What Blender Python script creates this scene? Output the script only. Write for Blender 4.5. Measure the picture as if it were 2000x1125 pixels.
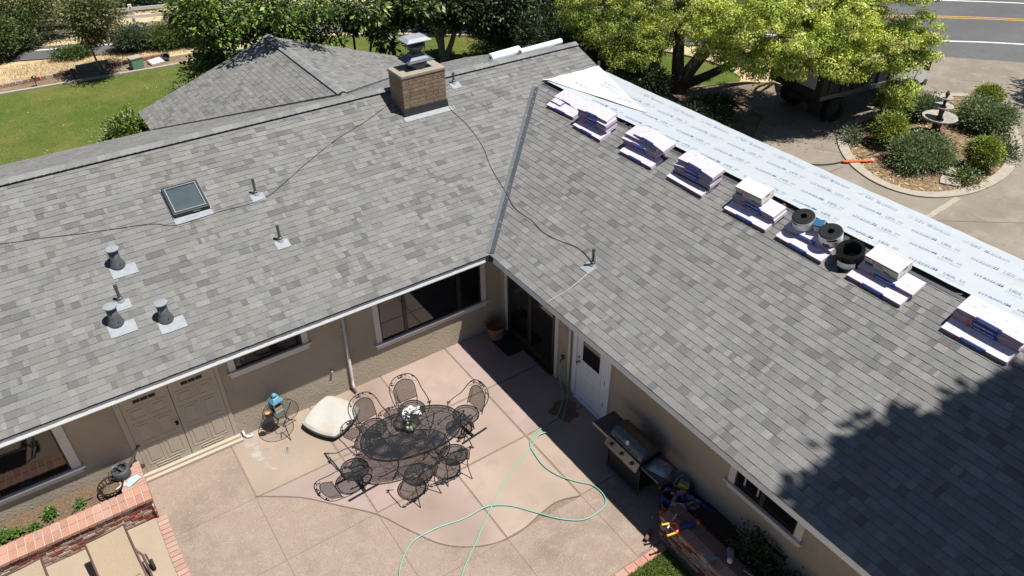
import bpy, bmesh, math, random
import numpy as np
from mathutils import Matrix, Vector, Euler
for o in list(bpy.data.objects): bpy.data.objects.remove(o)
SC = bpy.context.scene
COL = SC.collection
R = random.Random(7)
NR = np.random.default_rng(7)
# ------------------------------------------------------------------ camera
cam = bpy.data.cameras.new('camera'); cam_o = bpy.data.objects.new('camera', cam); COL.objects.link(cam_o)
cam.sensor_width = 36.0; cam.lens = 26.294; cam.clip_end = 600; cam.clip_start = 0.1
yaw, pitch, roll = 0.592267485, 0.632069653, -0.00925770505
fwd = Vector((math.sin(yaw)*math.cos(pitch), math.cos(yaw)*math.cos(pitch), -math.sin(pitch)))
rgt = Vector((math.cos(yaw), -math.sin(yaw), 0)); dwn = fwd.cross(rgt)
cr, sr = math.cos(roll), math.sin(roll)
rx_ = cr*rgt - sr*dwn; dx_ = sr*rgt + cr*dwn
m = Matrix.Identity(4)
for i in range(3):
    m[i][0] = rx_[i]; m[i][1] = -dx_[i]; m[i][2] = -fwd[i]
m.translation = Vector((-6.844, -10.978, 11.0))
cam_o.matrix_world = m
SC.camera = cam_o
# ------------------------------------------------------------------ world, sun, exposure
SUN_TO = Vector((0.265, -0.272, 1.0)).normalized()
w = bpy.data.worlds.new('World'); SC.world = w; w.use_nodes = True
nt = w.node_tree; sky = nt.nodes.new('ShaderNodeTexSky'); sky.sky_type = 'NISHITA'; sky.sun_disc = False
el = math.asin(SUN_TO.z); az = math.atan2(SUN_TO.x, SUN_TO.y)
sky.sun_elevation = el; sky.sun_rotation = az; sky.air_density = 0.8; sky.dust_density = 0.1; sky.ozone_density = 1.0
bg = nt.nodes['Background']; nt.links.new(sky.outputs[0], bg.inputs[0]); bg.inputs[1].default_value = 0.05
sl = bpy.data.lights.new('sun', 'SUN'); sl.energy = 4.9; sl.angle = math.radians(0.53); sl.color = (1.0, 0.955, 0.88)
so = bpy.data.objects.new('sun', sl); COL.objects.link(so); so.rotation_euler = SUN_TO.to_track_quat('Z', 'Y').to_euler(); so.location = (20, -20, 60)
SC.view_settings.view_transform = 'Standard'; SC.view_settings.look = 'None'
SC.view_settings.exposure = 0.82; SC.view_settings.gamma = 1.0; SC.view_settings.use_curve_mapping = False
SC.render.resolution_x = 1024; SC.render.resolution_y = 576
SC.render.engine = 'CYCLES'

# ------------------------------------------------------------------ helpers
class MB:
    def __init__(s): s.V = []; s.F = []; s.M = []; s.C = []
    def face(s, pts, mi=0, col=None):
        b = len(s.V); s.V.extend([tuple(p) for p in pts]); s.F.append(tuple(range(b, b+len(pts)))); s.M.append(mi); s.C.append(col)
    def faces(s, pts, fs, mi=0, col=None):
        b = len(s.V); s.V.extend([tuple(p) for p in pts])
        for f in fs: s.F.append(tuple(b+i for i in f)); s.M.append(mi); s.C.append(col)
    def box(s, a, b, mi=0, T=None, col=None):
        x0, y0, z0 = a; x1, y1, z1 = b
        P = [Vector(p) for p in ((x0,y0,z0),(x1,y0,z0),(x1,y1,z0),(x0,y1,z0),(x0,y0,z1),(x1,y0,z1),(x1,y1,z1),(x0,y1,z1))]
        if T is not None: P = [T @ p for p in P]
        s.faces(P, [(3,2,1,0),(4,5,6,7),(0,1,5,4),(1,2,6,5),(2,3,7,6),(3,0,4,7)], mi, col)
    def cbox(s, c, d, mi=0, T=None, col=None):
        s.box([c[i]-d[i]/2 for i in range(3)], [c[i]+d[i]/2 for i in range(3)], mi, T, col)
    def prism(s, poly, z0, z1, mi=0, top_mi=None, col=None):
        n = len(poly)
        a = sum(poly[i][0]*poly[(i+1) % n][1]-poly[(i+1) % n][0]*poly[i][1] for i in range(n))
        if a < 0: poly = poly[::-1]
        s.face([(p[0], p[1], z1) for p in poly], mi if top_mi is None else top_mi, col)
        for i in range(n):
            p, q = poly[i], poly[(i+1) % n]
            s.face([(p[0],p[1],z0),(q[0],q[1],z0),(q[0],q[1],z1),(p[0],p[1],z1)], mi, col)
    def tube(s, pts, r, n=6, mi=0, closed=False, cap=True, col=None):
        P = [Vector(p) for p in pts]; k = len(P)
        rs = r if isinstance(r, (list, tuple)) else [r]*k
        b = len(s.V); up = Vector((0, 0, 1)); prev = None
        for i in range(k):
            if closed: t = P[(i+1) % k]-P[i-1]
            else: t = P[min(i+1, k-1)]-P[max(i-1, 0)]
            if t.length < 1e-9: t = Vector((0, 0, 1))
            t.normalize()
            if prev is None:
                a = t.cross(up if abs(t.z) < .95 else Vector((1, 0, 0))).normalized()
            else:
                a = prev - t*prev.dot(t)
                if a.length < 1e-6: a = t.cross(up)
                a.normalize()
            prev = a; c = t.cross(a)
            for j in range(n):
                an = 2*math.pi*j/n
                s.V.append(tuple(P[i]+(a*math.cos(an)+c*math.sin(an))*rs[i]))
        rng = k if closed else k-1
        for i in range(rng):
            i2 = (i+1) % k
            for j in range(n):
                j2 = (j+1) % n
                s.F.append((b+i*n+j, b+i*n+j2, b+i2*n+j2, b+i2*n+j)); s.M.append(mi); s.C.append(col)
        if cap and not closed:
            s.F.append(tuple(b+j for j in range(n))[::-1]); s.M.append(mi); s.C.append(col)
            s.F.append(tuple(b+(k-1)*n+j for j in range(n))); s.M.append(mi); s.C.append(col)
    def lathe(s, prof, n=20, c=(0,0,0), mi=0, T=None, col=None, wob=None, cap=True):
        b = len(s.V); k = len(prof)
        for i, (r, z) in enumerate(prof):
            for j in range(n):
                an = 2*math.pi*j/n; rr = r*(1+(wob(i, an) if wob else 0))
                p = Vector((c[0]+rr*math.cos(an), c[1]+rr*math.sin(an), c[2]+z))
                s.V.append(tuple(T @ p if T is not None else p))
        for i in range(k-1):
            for j in range(n):
                j2 = (j+1) % n
                s.F.append((b+i*n+j, b+i*n+j2, b+(i+1)*n+j2, b+(i+1)*n+j)); s.M.append(mi); s.C.append(col)
        if cap and prof[0][0] > 1e-5: s.F.append(tuple(b+j for j in range(n))[::-1]); s.M.append(mi); s.C.append(col)
        if cap and prof[-1][0] > 1e-5: s.F.append(tuple(b+(k-1)*n+j for j in range(n))); s.M.append(mi); s.C.append(col)
    def add(s, V, F, mi=0, T=None, col=None):
        b = len(s.V)
        for v in V: s.V.append(tuple(T @ Vector(v)) if T is not None else tuple(v))
        for f in F: s.F.append(tuple(b+i for i in f)); s.M.append(mi); s.C.append(col)
    def mesh(s, name, mats, smooth=False):
        me = bpy.data.meshes.new(name); me.from_pydata(s.V, [], s.F)
        ms = mats if isinstance(mats, (list, tuple)) else [mats]
        for mt in ms: me.materials.append(mt)
        if any(s.M): me.polygons.foreach_set('material_index', s.M)
        if smooth: me.polygons.foreach_set('use_smooth', [True]*len(s.F))
        if any(c is not None for c in s.C):
            at = me.color_attributes.new('Col', 'FLOAT_COLOR', 'CORNER')
            arr = []
            for f, c in zip(s.F, s.C):
                c = c or (1, 1, 1)
                arr.extend([c[0], c[1], c[2], 1.0]*len(f))
            at.data.foreach_set('color', arr)
        me.update(); return me
    def build(s, name, mats, parent=None, smooth=False, bevel=0, kind=None, label=None):
        return link(name, s.mesh(name, mats, smooth), parent, bevel, kind, label)
def link(name, me, parent=None, bevel=0, kind=None, label=None):
    o = bpy.data.objects.new(name, me); COL.objects.link(o)
    if parent is not None: o.parent = parent
    if bevel:
        md = o.modifiers.new('bevel', 'BEVEL'); md.width = bevel; md.segments = 2; md.limit_method = 'ANGLE'; md.angle_limit = math.radians(40)
    if kind: o['kind'] = kind
    if label: o['label'] = label
    return o
def thing(name, label, cat, loc=(0,0,0), rz=0, group=None, M=None):
    o = bpy.data.objects.new(name, None); COL.objects.link(o); o.empty_display_size = .1
    if M is not None: o.matrix_world = M
    else: o.location = loc; o.rotation_euler = (0, 0, rz)
    return tag(o, label, cat, group)
def tag(o, label, cat, group=None):
    o['label'] = label; o['category'] = cat
    if group: o['group'] = group
    return o
def dup(root, loc, rz, label, M=None):
    r = root.copy(); COL.objects.link(r); r['label'] = label
    if M is not None: r.matrix_world = M
    else: r.location = loc; r.rotation_euler = (0, 0, rz)
    for ch in root.children:
        c = ch.copy(); COL.objects.link(c); c.parent = r
        for g in ch.children:
            d = g.copy(); COL.objects.link(d); d.parent = c
    return r
def spline(pts, per=8, closed=False):
    P = [Vector(p) for p in pts]; n = len(P); out = []
    rng = n if closed else n-1
    for i in range(rng):
        if closed: p0, p1, p2, p3 = P[i-1], P[i], P[(i+1) % n], P[(i+2) % n]
        else: p0, p1, p2, p3 = P[max(i-1,0)], P[i], P[i+1], P[min(i+2,n-1)]
        for k in range(per):
            t = k/per
            out.append(.5*((2*p1)+(-p0+p2)*t+(2*p0-5*p1+4*p2-p3)*t*t+(-p0+3*p1-3*p2+p3)*t**3))
    if not closed: out.append(P[-1])
    return out
_T = {}
def text_geo(sx, size=1.0, bold=0.0):
    k = (sx, bold)
    if k not in _T:
        c = bpy.data.curves.new('t', 'FONT'); c.body = sx; c.size = 1.0; c.resolution_u = 2; c.offset = bold; c.align_x = 'CENTER'; c.align_y = 'CENTER'
        o = bpy.data.objects.new('t', c); COL.objects.link(o)
        dg = bpy.context.evaluated_depsgraph_get(); me = o.evaluated_get(dg).to_mesh()
        V = [tuple(v.co) for v in me.vertices]; F = [tuple(p.vertices) for p in me.polygons]
        o.evaluated_get(dg).to_mesh_clear(); bpy.data.objects.remove(o); bpy.data.curves.remove(c)
        _T[k] = (V, F)
    V, F = _T[k]
    return [(x*size, y*size, z*size) for x, y, z in V], F

# ------------------------------------------------------------------ materials
def newmat(name):
    mt = bpy.data.materials.new(name); mt.use_nodes = True
    return mt, mt.node_tree, mt.node_tree.nodes['Principled BSDF']
def N(nt, t, **kw):
    n = nt.nodes.new(t)
    for k, v in kw.items(): setattr(n, k, v)
    return n
AK = .65
def pm(name, c, rough=.6, metal=0.0, var=.12, scale=6.0, bump=0.0, bscale=60.0, c2=None, spec=.5, attr=False, detail=4.0, stain=None, aniso=None, emit=None):
    kk = AK if (min(c) < .55 or attr) else .78
    c = tuple(x*kk for x in c); c2 = tuple(x*kk for x in c2) if c2 else None
    if stain: stain = (tuple(x*kk for x in stain[0]),)+tuple(stain[1:])
    mt, nt, b = newmat(name); L = nt.links.new
    b.inputs['Roughness'].default_value = rough; b.inputs['Metallic'].default_value = metal
    b.inputs['Specular IOR Level'].default_value = spec
    tc = N(nt, 'ShaderNodeTexCoord'); src = tc.outputs['Object']
    if aniso:
        mp = N(nt, 'ShaderNodeMapping'); mp.inputs['Scale'].default_value = aniso; L(src, mp.inputs[0]); src = mp.outputs[0]
    nz = N(nt, 'ShaderNodeTexNoise'); nz.inputs['Scale'].default_value = scale; nz.inputs['Detail'].default_value = detail; nz.inputs['Roughness'].default_value = .6
    L(src, nz.inputs['Vector'])
    mix = N(nt, 'ShaderNodeMix', data_type='RGBA')
    rmp = N(nt, 'ShaderNodeMapRange'); rmp.inputs[1].default_value = .3; rmp.inputs[2].default_value = .7; L(nz.outputs[0], rmp.inputs[0])
    L(rmp.outputs[0], mix.inputs[0])
    A = tuple(x*(1-var) for x in c)+(1,); B = (tuple(c2) if c2 else tuple(min(1, x*(1+var)) for x in c))+(1,)
    mix.inputs[6].default_value = A; mix.inputs[7].default_value = B
    out = mix.outputs[2]
    if stain:
        n2 = N(nt, 'ShaderNodeTexNoise'); n2.inputs['Scale'].default_value = stain[1]; n2.inputs['Detail'].default_value = 6; L(tc.outputs['Object'], n2.inputs['Vector'])
        r2 = N(nt, 'ShaderNodeMapRange'); r2.inputs[1].default_value = stain[2]; r2.inputs[2].default_value = stain[3]; L(n2.outputs[0], r2.inputs[0])
        m2 = N(nt, 'ShaderNodeMix', data_type='RGBA'); L(r2.outputs[0], m2.inputs[0]); L(out, m2.inputs[6]); m2.inputs[7].default_value = tuple(stain[0])+(1,)
        out = m2.outputs[2]
    if attr:
        at = N(nt, 'ShaderNodeVertexColor'); at.layer_name = 'Col'
        mu = N(nt, 'ShaderNodeMix', data_type='RGBA', blend_type='MULTIPLY'); mu.inputs[0].default_value = 1
        L(out, mu.inputs[6]); L(at.outputs[0], mu.inputs[7]); out = mu.outputs[2]
    L(out, b.inputs['Base Color'])
    if bump:
        n3 = N(nt, 'ShaderNodeTexNoise'); n3.inputs['Scale'].default_value = bscale; n3.inputs['Detail'].default_value = 5; L(src, n3.inputs['Vector'])
        bp = N(nt, 'ShaderNodeBump'); bp.inputs['Strength'].default_value = 1.0; bp.inputs['Distance'].default_value = bump; L(n3.outputs[0], bp.inputs['Height']); L(bp.outputs[0], b.inputs['Normal'])
    return mt
def leafmat(name, trans=.35, rough=.5, sheen=.4):
    mt, nt, b = newmat(name); L = nt.links.new
    at = N(nt, 'ShaderNodeVertexColor'); at.layer_name = 'Col'
    h0 = N(nt, 'ShaderNodeHueSaturation'); h0.inputs['Value'].default_value = AK; L(at.outputs[0], h0.inputs['Color'])
    L(h0.outputs[0], b.inputs['Base Color']); b.inputs['Roughness'].default_value = rough; b.inputs['Specular IOR Level'].default_value = sheen
    tr = N(nt, 'ShaderNodeBsdfTranslucent')
    hs = N(nt, 'ShaderNodeHueSaturation'); hs.inputs['Value'].default_value = 1.5*AK; hs.inputs['Saturation'].default_value = 1.1; L(at.outputs[0], hs.inputs['Color']); L(hs.outputs[0], tr.inputs[0])
    mx = N(nt, 'ShaderNodeMixShader'); mx.inputs[0].default_value = trans
    L(b.outputs[0], mx.inputs[1]); L(tr.outputs[0], mx.inputs[2])
    L(mx.outputs[0], nt.nodes['Material Output'].inputs[0])
    return mt
M_ = dict(
 shingle = pm('shingle_granules', (1,1,1), .95, var=.30, scale=75, detail=8, bump=.002, bscale=420, attr=True, spec=.15, stain=((1.06,1.04,1.0),.7,.5,.8)),
 asphalt_edge = pm('shingle_edge', (.035,.035,.037), .9),
 deck = pm('roof_deck', (.05,.05,.055), .9),
 ridgecap = pm('ridge_cap_granules', (.25,.255,.26), .95, var=.2, scale=150, bump=.0015, bscale=400, attr=True, spec=.15),
 valley = pm('valley_metal', (.085,.10,.118), .5, .15, var=.12, scale=3, aniso=(1,1,1)),
 fascia = pm('fascia_paint', (.74,.77,.79), .5, var=.06),
 stucco = pm('stucco', (.46,.39,.30), .9, var=.08, scale=1.5, bump=.011, bscale=24, stain=((.38,.31,.235),1.2,.55,.8)),
 trim = pm('trim_paint', (.62,.59,.56), .5, var=.04),
 whitepaint = pm('white_door_paint', (.72,.75,.80), .4, var=.03),
 doorbeige = pm('door_beige_paint', (.52,.45,.36), .55, var=.04),
 glass = pm('window_glass', (.010,.010,.011), .04, var=.1, spec=.9),
 bronze = pm('bronze_frame', (.05,.038,.03), .45, .3),
 darkvent = pm('dark_vent', (.015,.015,.015), .8),
 galv = pm('painted_vent_metal', (.16,.175,.19), .45, .5, var=.1),
 flash = pm('flashing_paint', (.33,.365,.40), .6, .1, var=.12, scale=9),
 flashdark = pm('flashing_dark', (.05,.056,.062), .55, .3, var=.2),
 skyglass = pm('skylight_glass', (.085,.11,.125), .08, var=.15, scale=2, spec=.8),
 skyframe = pm('skylight_frame', (.045,.05,.052), .45, .4),
 wire = pm('cable_black', (.02,.02,.022), .6), wirew = pm('cable_white', (.5,.5,.48), .6),
 chimbrick = pm('slump_block', (.245,.185,.13), .9, var=.25, scale=9, bump=.006, bscale=30, attr=True),
 mortar = pm('mortar', (.30,.25,.19), .95, bump=.004, bscale=60),
 crown = pm('chimney_crown', (.35,.31,.255), .95, var=.15, scale=12, bump=.004),
 capmetal = pm('chimney_cap_metal', (.12,.14,.165), .4, .5, var=.15),
 sheet = pm('underlayment', (.50,.55,.60), .5, var=.03, scale=3, bump=.004, bscale=5, stain=((.46,.48,.485),2.2,.60,.82)),
 sheetsunlit = pm('underlayment_sunlit', (.60,.61,.62), .45, var=.02, scale=3, bump=.006, bscale=5),  # whiter copy of the sheet, sun on that slope put into the colour
 print_blue = pm('print_blue', (.15,.22,.46), .6), print_grey = pm('print_grey', (.27,.32,.42), .6),
 wood = pm('raw_wood', (.07,.03,.018), .85, var=.3, scale=8, aniso=(1,.1,1)),
 pinkslab = pm('pink_concrete', (.42,.318,.275), .7, var=.15, scale=1.6, detail=8, bump=.002, bscale=40, stain=((.285,.22,.17),.8,.46,.72), attr=True),
 aggslab = None,
 joint = pm('joint_wood', (.25,.195,.148), .95, var=.25, scale=14),
 jointdark = pm('joint_dark', (.17,.13,.105), .95, var=.2),
 smoothslab = pm('beige_concrete', (.42,.335,.25), .8, var=.06, scale=2, bump=.001),
 brickred = pm('red_brick', (1,1,1), .85, var=.2, scale=14, bump=.004, bscale=50, attr=True),
 brickcap = pm('cap_brick', (1,1,1), .8, var=.1, scale=10, bump=.003, bscale=60, attr=True),
 grout = pm('grout', (.52,.45,.38), .95, var=.15, scale=20),
 soil = pm('soil', (.17,.115,.07), 1, var=.4, scale=25, bump=.02, bscale=40),
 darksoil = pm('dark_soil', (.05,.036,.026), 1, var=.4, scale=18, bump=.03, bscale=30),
 iron = pm('wrought_iron', (.038,.042,.050), .45, .6, spec=.5),
 cushion = pm('cushion_cloth', (.53,.515,.485), .85, var=.04, scale=4, bump=.004, bscale=12, stain=((.46,.41,.34),1.8,.50,.8)),
 cushedge = pm('cushion_edge', (.07,.06,.06), .8, var=.8, scale=60, c2=(.5,.48,.46)),
 hose = pm('hose_green', (.22,.50,.39), .45, var=.06),
 steel = pm('stainless', (.34,.34,.34), .28, .9, var=.1), grillblack = pm('grill_black', (.018,.018,.02), .35),
 grillgrey = pm('grill_grey', (.07,.075,.08), .5),
 lidsteel = pm('grill_lid_steel', (.20,.19,.18), .22, .85, var=.15),
 brass = pm('brass', (.35,.22,.07), .35, .9),
 mat = pm('rubber_mat', (.02,.02,.02), .95, bump=.01, bscale=60),
 terracotta = pm('terracotta', (.32,.15,.09), .8, var=.15, bump=.003), clay = pm('clay_brown', (.19,.10,.065), .8, var=.2),
 blue = pm('lantern_blue', (.12,.33,.47), .45), cork = pm('cork', (.50,.33,.17), .9, var=.3, scale=30),
 petals = pm('petals', (.85,.85,.83), .6, var=.03), potwhite = pm('pot_white', (.62,.62,.62), .4, var=.15, scale=20),
 wrap = pm('bundle_wrap', (.66,.575,.69), .45, var=.06, scale=8, bump=.008, bscale=9, stain=((.52,.45,.55),9,.60,.74)),
 wrapshade = pm('bundle_shaded_side', (.26,.20,.27), .55, var=.2, scale=12, aniso=(1,1,6)),  # bundle front, darker than the wrap: its shade is put into the colour
 label_blue = pm('label_blue', (.02,.055,.33), .35, var=.1), label_white = pm('label_white', (.75,.75,.78), .5), label_red = pm('label_red', (.42,.03,.07), .5),
 shinglestack = pm('shingle_stack_dark', (.03,.03,.032), .9, var=.4, scale=40, aniso=(1,1,8)),
 cardboard = pm('white_carton', (.66,.65,.63), .55, var=.02), cartongrey = pm('carton_grey_print', (.46,.47,.48), .55, var=.04), black = pm('black_plastic', (.015,.016,.018), .4, var=.2),
 rollwrap = pm('roll_wrap', (.74,.76,.76), .35, var=.04, bump=.006, bscale=14), tealblue = pm('blue_lid', (.03,.13,.26), .4), rubber = pm('black_rubber', (.014,.015,.017), .6, var=.3, scale=30, spec=.2),
 tarp = pm('roll_white', (.84,.86,.86), .45, var=.02),
 sling = pm('sling_beige', (.39,.30,.205), .85, var=.08, scale=40, bump=.001), loungeframe = pm('lounge_frame', (.14,.09,.075), .5), 
 lawn = None, drygrass = None, road = None, drive = None,
 bark = pm('bark', (.10,.075,.055), .95, var=.35, scale=10, bump=.03, bscale=14), barkpale = pm('bark_pale', (.26,.22,.18), .95, var=.35, scale=8, bump=.03, bscale=14),
 leaf = leafmat('leaves', .2), leafthin = leafmat('thin_leaves', .35), leafgloss = leafmat('glossy_leaves', .2, .45, .4),
 fencewhite = pm('fence_white', (.76,.74,.71), .7, var=.12), curb = pm('curb_concrete', (.42,.37,.30), .9, var=.12, scale=5),
 stone = pm('cast_stone', (.40,.36,.32), .9, var=.3, scale=6, bump=.008, bscale=20, c2=(.52,.49,.45)), stonedark = pm('stone_dark', (.07,.055,.045), .9, var=.4, scale=10),
 mulch = None, orange = pm('orange_net', (.85,.16,.05), .7), truckdark = pm('truck_dark', (.035,.037,.04), .5, .2, var=.3), truckgrey = pm('truck_grey', (.14,.15,.16), .5, .2), truckwhite = pm('truck_white', (.8,.8,.8), .3), redpaint = pm('red_paint', (.30,.06,.05), .5),
 tyre = pm('tyre', (.02,.02,.02), .85), rim = pm('rim', (.10,.10,.10), .5, .5), linewhite = pm('line_white', (.75,.75,.72), .8, var=.08), lineyellow = pm('line_yellow', (.62,.36,.05), .8, var=.1),
 toyblue = pm('toy_blue', (.02,.05,.22), .4), toyorange = pm('toy_orange', (.75,.11,.02), .4), toyyellow = pm('toy_yellow', (.85,.55,.05), .4), toygrey = pm('toy_grey', (.20,.24,.32), .45), limegreen = pm('lime_green', (.35,.48,.05), .45),
 plasticblack = pm('planter_black', (.02,.02,.021), .5), greenbox = pm('utility_green', (.16,.32,.22), .6), woodhandle = pm('wood_handle', (.42,.34,.24), .6), ice = pm('pale_blue_plastic', (.48,.70,.74), .4), grassblade = leafmat('grass_blades', .3, .6, .2),
)
def ground_mat(name, layers, rough=.95, bump=.01, bscale=50, attr=False):
    # layers: list of (colorA, colorB, scale, lo, hi); each later layer is mixed over with its own noise mask
    mt, nt, b = newmat(name); L = nt.links.new
    b.inputs['Roughness'].default_value = rough; b.inputs['Specular IOR Level'].default_value = .2
    tc = N(nt, 'ShaderNodeTexCoord'); out = None
    for i, (ca, sc, lo, hi) in enumerate(layers):
        ca = tuple(x*AK for x in ca)
        if out is None:
            rgb = N(nt, 'ShaderNodeRGB'); rgb.outputs[0].default_value = tuple(ca)+(1,); out = rgb.outputs[0]; continue
        nz = N(nt, 'ShaderNodeTexNoise'); nz.inputs['Scale'].default_value = sc; nz.inputs['Detail'].default_value = 6; nz.inputs['Roughness'].default_value = .65
        mp = N(nt, 'ShaderNodeMapping'); mp.inputs['Location'].default_value = (i*3.7, i*1.3, 0); L(tc.outputs['Object'], mp.inputs[0]); L(mp.outputs[0], nz.inputs['Vector'])
        r = N(nt, 'ShaderNodeMapRange'); r.inputs[1].default_value = lo; r.inputs[2].default_value = hi; L(nz.outputs[0], r.inputs[0])
        mx = N(nt, 'ShaderNodeMix', data_type='RGBA'); L(r.outputs[0], mx.inputs[0]); L(out, mx.inputs[6]); mx.inputs[7].default_value = tuple(ca)+(1,); out = mx.outputs[2]
    L(out, b.inputs['Base Color'])
    if bump:
        n3 = N(nt, 'ShaderNodeTexNoise'); n3.inputs['Scale'].default_value = bscale; n3.inputs['Detail'].default_value = 6; L(tc.outputs['Object'], n3.inputs['Vector'])
        bp = N(nt, 'ShaderNodeBump'); bp.inputs['Distance'].default_value = bump; L(n3.outputs[0], bp.inputs['Height']); L(bp.outputs[0], b.inputs['Normal'])
    return mt
M_['aggslab'] = ground_mat('exposed_aggregate', [((.36,.275,.228),0,0,0), ((.235,.18,.145),.7,.48,.74), ((.40,.325,.265),4,.5,.72), ((.22,.165,.125),40,.56,.66), ((.58,.50,.41),46,.60,.66), ((.47,.40,.32),19,.66,.72)], .85, .006, 60)
M_['lawn'] = ground_mat('lawn_grass', [((.125,.19,.025),0,0,0), ((.25,.245,.06),.28,.43,.66), ((.075,.15,.02),.45,.50,.74), ((.29,.26,.09),1.9,.55,.78), ((.055,.105,.014),7,.54,.76), ((.27,.29,.09),16,.54,.70), ((.065,.12,.018),38,.53,.67)], .95, .10, 28)
M_['drygrass'] = ground_mat('dry_grass', [((.72,.56,.33),0,0,0), ((.50,.36,.21),.25,.52,.75), ((.80,.67,.43),6,.5,.8), ((.42,.31,.18),14,.58,.8)], 1, .06, 25)
M_['dirt'] = ground_mat('bare_dirt', [((.25,.18,.12),0,0,0), ((.34,.26,.18),.8,.45,.7), ((.14,.095,.065),4,.52,.75), ((.38,.30,.20),18,.60,.7)], 1, .04, 25)
M_['road'] = ground_mat('road_asphalt', [((.125,.125,.13),0,0,0), ((.16,.16,.162),.3,.4,.7), ((.09,.09,.093),3,.55,.8), ((.20,.20,.20),60,.6,.75)], .9, .003, 90)
M_['drive'] = ground_mat('driveway_concrete', [((.30,.265,.22),0,0,0), ((.23,.195,.155),.35,.42,.7), ((.36,.32,.27),1.3,.5,.75), ((.17,.145,.12),7,.6,.8)], .9, .003, 80)
M_['mulch'] = ground_mat('mulch_bed', [((.26,.17,.10),0,0,0), ((.45,.34,.20),5,.48,.66), ((.12,.075,.045),9,.54,.72), ((.50,.40,.26),30,.60,.7)], 1, .05, 30)
# ================================================================== GROUND
def sheet(name, poly, z, mat, kind='structure', parent=None, thick=None):
    b = MB()
    if thick: b.prism(poly, z-thick, z)
    else:
        n = len(poly); a = sum(poly[i][0]*poly[(i+1) % n][1]-poly[(i+1) % n][0]*poly[i][1] for i in range(n))
        if a < 0: poly = poly[::-1]
        b.face([(p[0], p[1], z) for p in poly])
    return b.build(name, mat, parent, kind=kind)
def offset_strip(pts, wd):
    P = [Vector((p[0], p[1])) for p in pts]; Lf = []; Rt = []
    for i in range(len(P)):
        t = (P[min(i+1, len(P)-1)]-P[max(i-1, 0)]).normalized(); n = Vector((-t.y, t.x))
        Lf.append(P[i]+n*wd/2); Rt.append(P[i]-n*wd/2)
    return Lf, Rt
def ribbon(b, pts, wd, z0, z1, mi=0):
    Lf, Rt = offset_strip(pts, wd)
    for i in range(len(Lf)-1):
        b.face([(*Rt[i], z1), (*Rt[i+1], z1), (*Lf[i+1], z1), (*Lf[i], z1)], mi)
        if z1-z0 > .01:
            b.face([(*Lf[i], z1), (*Lf[i+1], z1), (*Lf[i+1], z0), (*Lf[i], z0)], mi)
            b.face([(*Rt[i], z0), (*Rt[i+1], z0), (*Rt[i+1], z1), (*Rt[i], z1)], mi)
sheet('ground', [(-250,-250),(250,-250),(250,250),(-250,250)], -.09, M_['drygrass'])
curbline = [(-30,22.0),(-16,24.1),(-7.66,23.55),(-3.6,23.19),(-.9,23.0),(1.3,23.3),(4.5,22.9),(6.7,22.2),(8.13,21.3),(10,19.8),(12.8,17.6),(15.5,14.6),(17.2,11.5),(17.6,9.4),(16.8,7.9),(13.8,9.0)]
lawn_poly = [(p[0],p[1]) for p in spline([(a,b,0) for a,b in curbline], 6)]
sheet('lawn', lawn_poly+[(11.5,10.5),(9.2,12),(9.2,5),(-30,5)], -.05, M_['lawn'])
b = MB(); ribbon(b, [(p[0],p[1]) for p in spline([(a,bb,0) for a,bb in curbline], 6)][:-10], .16, -.05, .02); b.build('lawn_kerb', M_['curb'], kind='structure')
sheet('planting_bed', [(-20,24.3),(-7.66,23.65),(-3.6,23.29),(-.9,23.12),(1.3,23.4),(1.3,24.1),(-2.1,24.35),(-5,24.4),(-8,24.7),(-20,25.6)], -.06, M_['dirt'])
near = [(-30,36),(-12,29.8),(-6.7,27.6),(-2.7,25.95),(2,24.6),(7,22.9),(12,18.9),(18,12.6),(23,7.6),(25.9,5.0),(28.1,2.5),(34,-4.5),(48,-21)]
far = [(-30,38.6),(-12,31.4),(-4.7,28.75),(-2.2,27.75),(3,26.6),(8,26.3),(15,24.6),(24,19.5),(30,14),(37.3,7.5),(46,-1),(60,-17)]
sheet('road', near+far[::-1], -.045, M_['road'])
b = MB(); ribbon(b, [(-12,30.9),(-5.8,28.6),(-2.1,27.25),(-.2,26.8),(3,26.2),(8,25.9)], .12, 0, -.041)
ribbon(b, [(p[0],p[1]) for p in spline([(14,19.9,0),(20,13.6,0),(24.6,9.0,0),(28.0,6.05,0),(30.5,3.68,0),(37,-3.6,0)],6)], .13, 0, -.041)
ribbon(b, [(p[0],p[1]) for p in spline([(17,22.5,0),(24,18.4,0),(30.6,12.6,0),(36.5,7.4,0),(44,-1,0)],6)], .13, 0, -.041)
b.build('road_marking', M_['linewhite'], kind='structure')
b = MB()
for o in (-.13, .13):
    ribbon(b, [(p[0]+o*.7,p[1]+o*.7) for p in spline([(12,23,0),(20,17.8,0),(25.5,13.0,0),(29.2,9.86,0),(34.1,5.5,0),(41,-2.5,0)],6)], .11, 0, -.041)
b.build('road_marking', M_['lineyellow'], kind='structure')
drive = [(9.2,-16),(9.2,2.0),(11.8,3.2),(14.9,5.0),(15.2,6.3),(18.4,6.2),(21.5,6.6),(23.6,6.95),(25.9,4.98),(28.1,2.48),(34,-4.5),(42,-16)]
sheet('driveway', drive, -.03, M_['drive'])
b = MB()
for seg in ([(12.6,-2.45),(14.95,-2.3)], ):
    ribbon(b, seg, .16, 0, -.026)
b.build('driveway_seam', M_['curb'], kind='structure')
b = MB()
for seg in ([(23.0,4.35),(22.2,2.4),(21.9,1.6)], [(14.3,2.3),(15.2,.6)], [(10,.9),(13.9,.9)], [(18,3.0),(19.4,2.7)], [(13.0,-2.5),(20,-8)], [(24,3),(28,-2)], [(9.3,-5),(16,-5.4)]):
    ribbon(b, seg, .03, 0, -.026)
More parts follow.
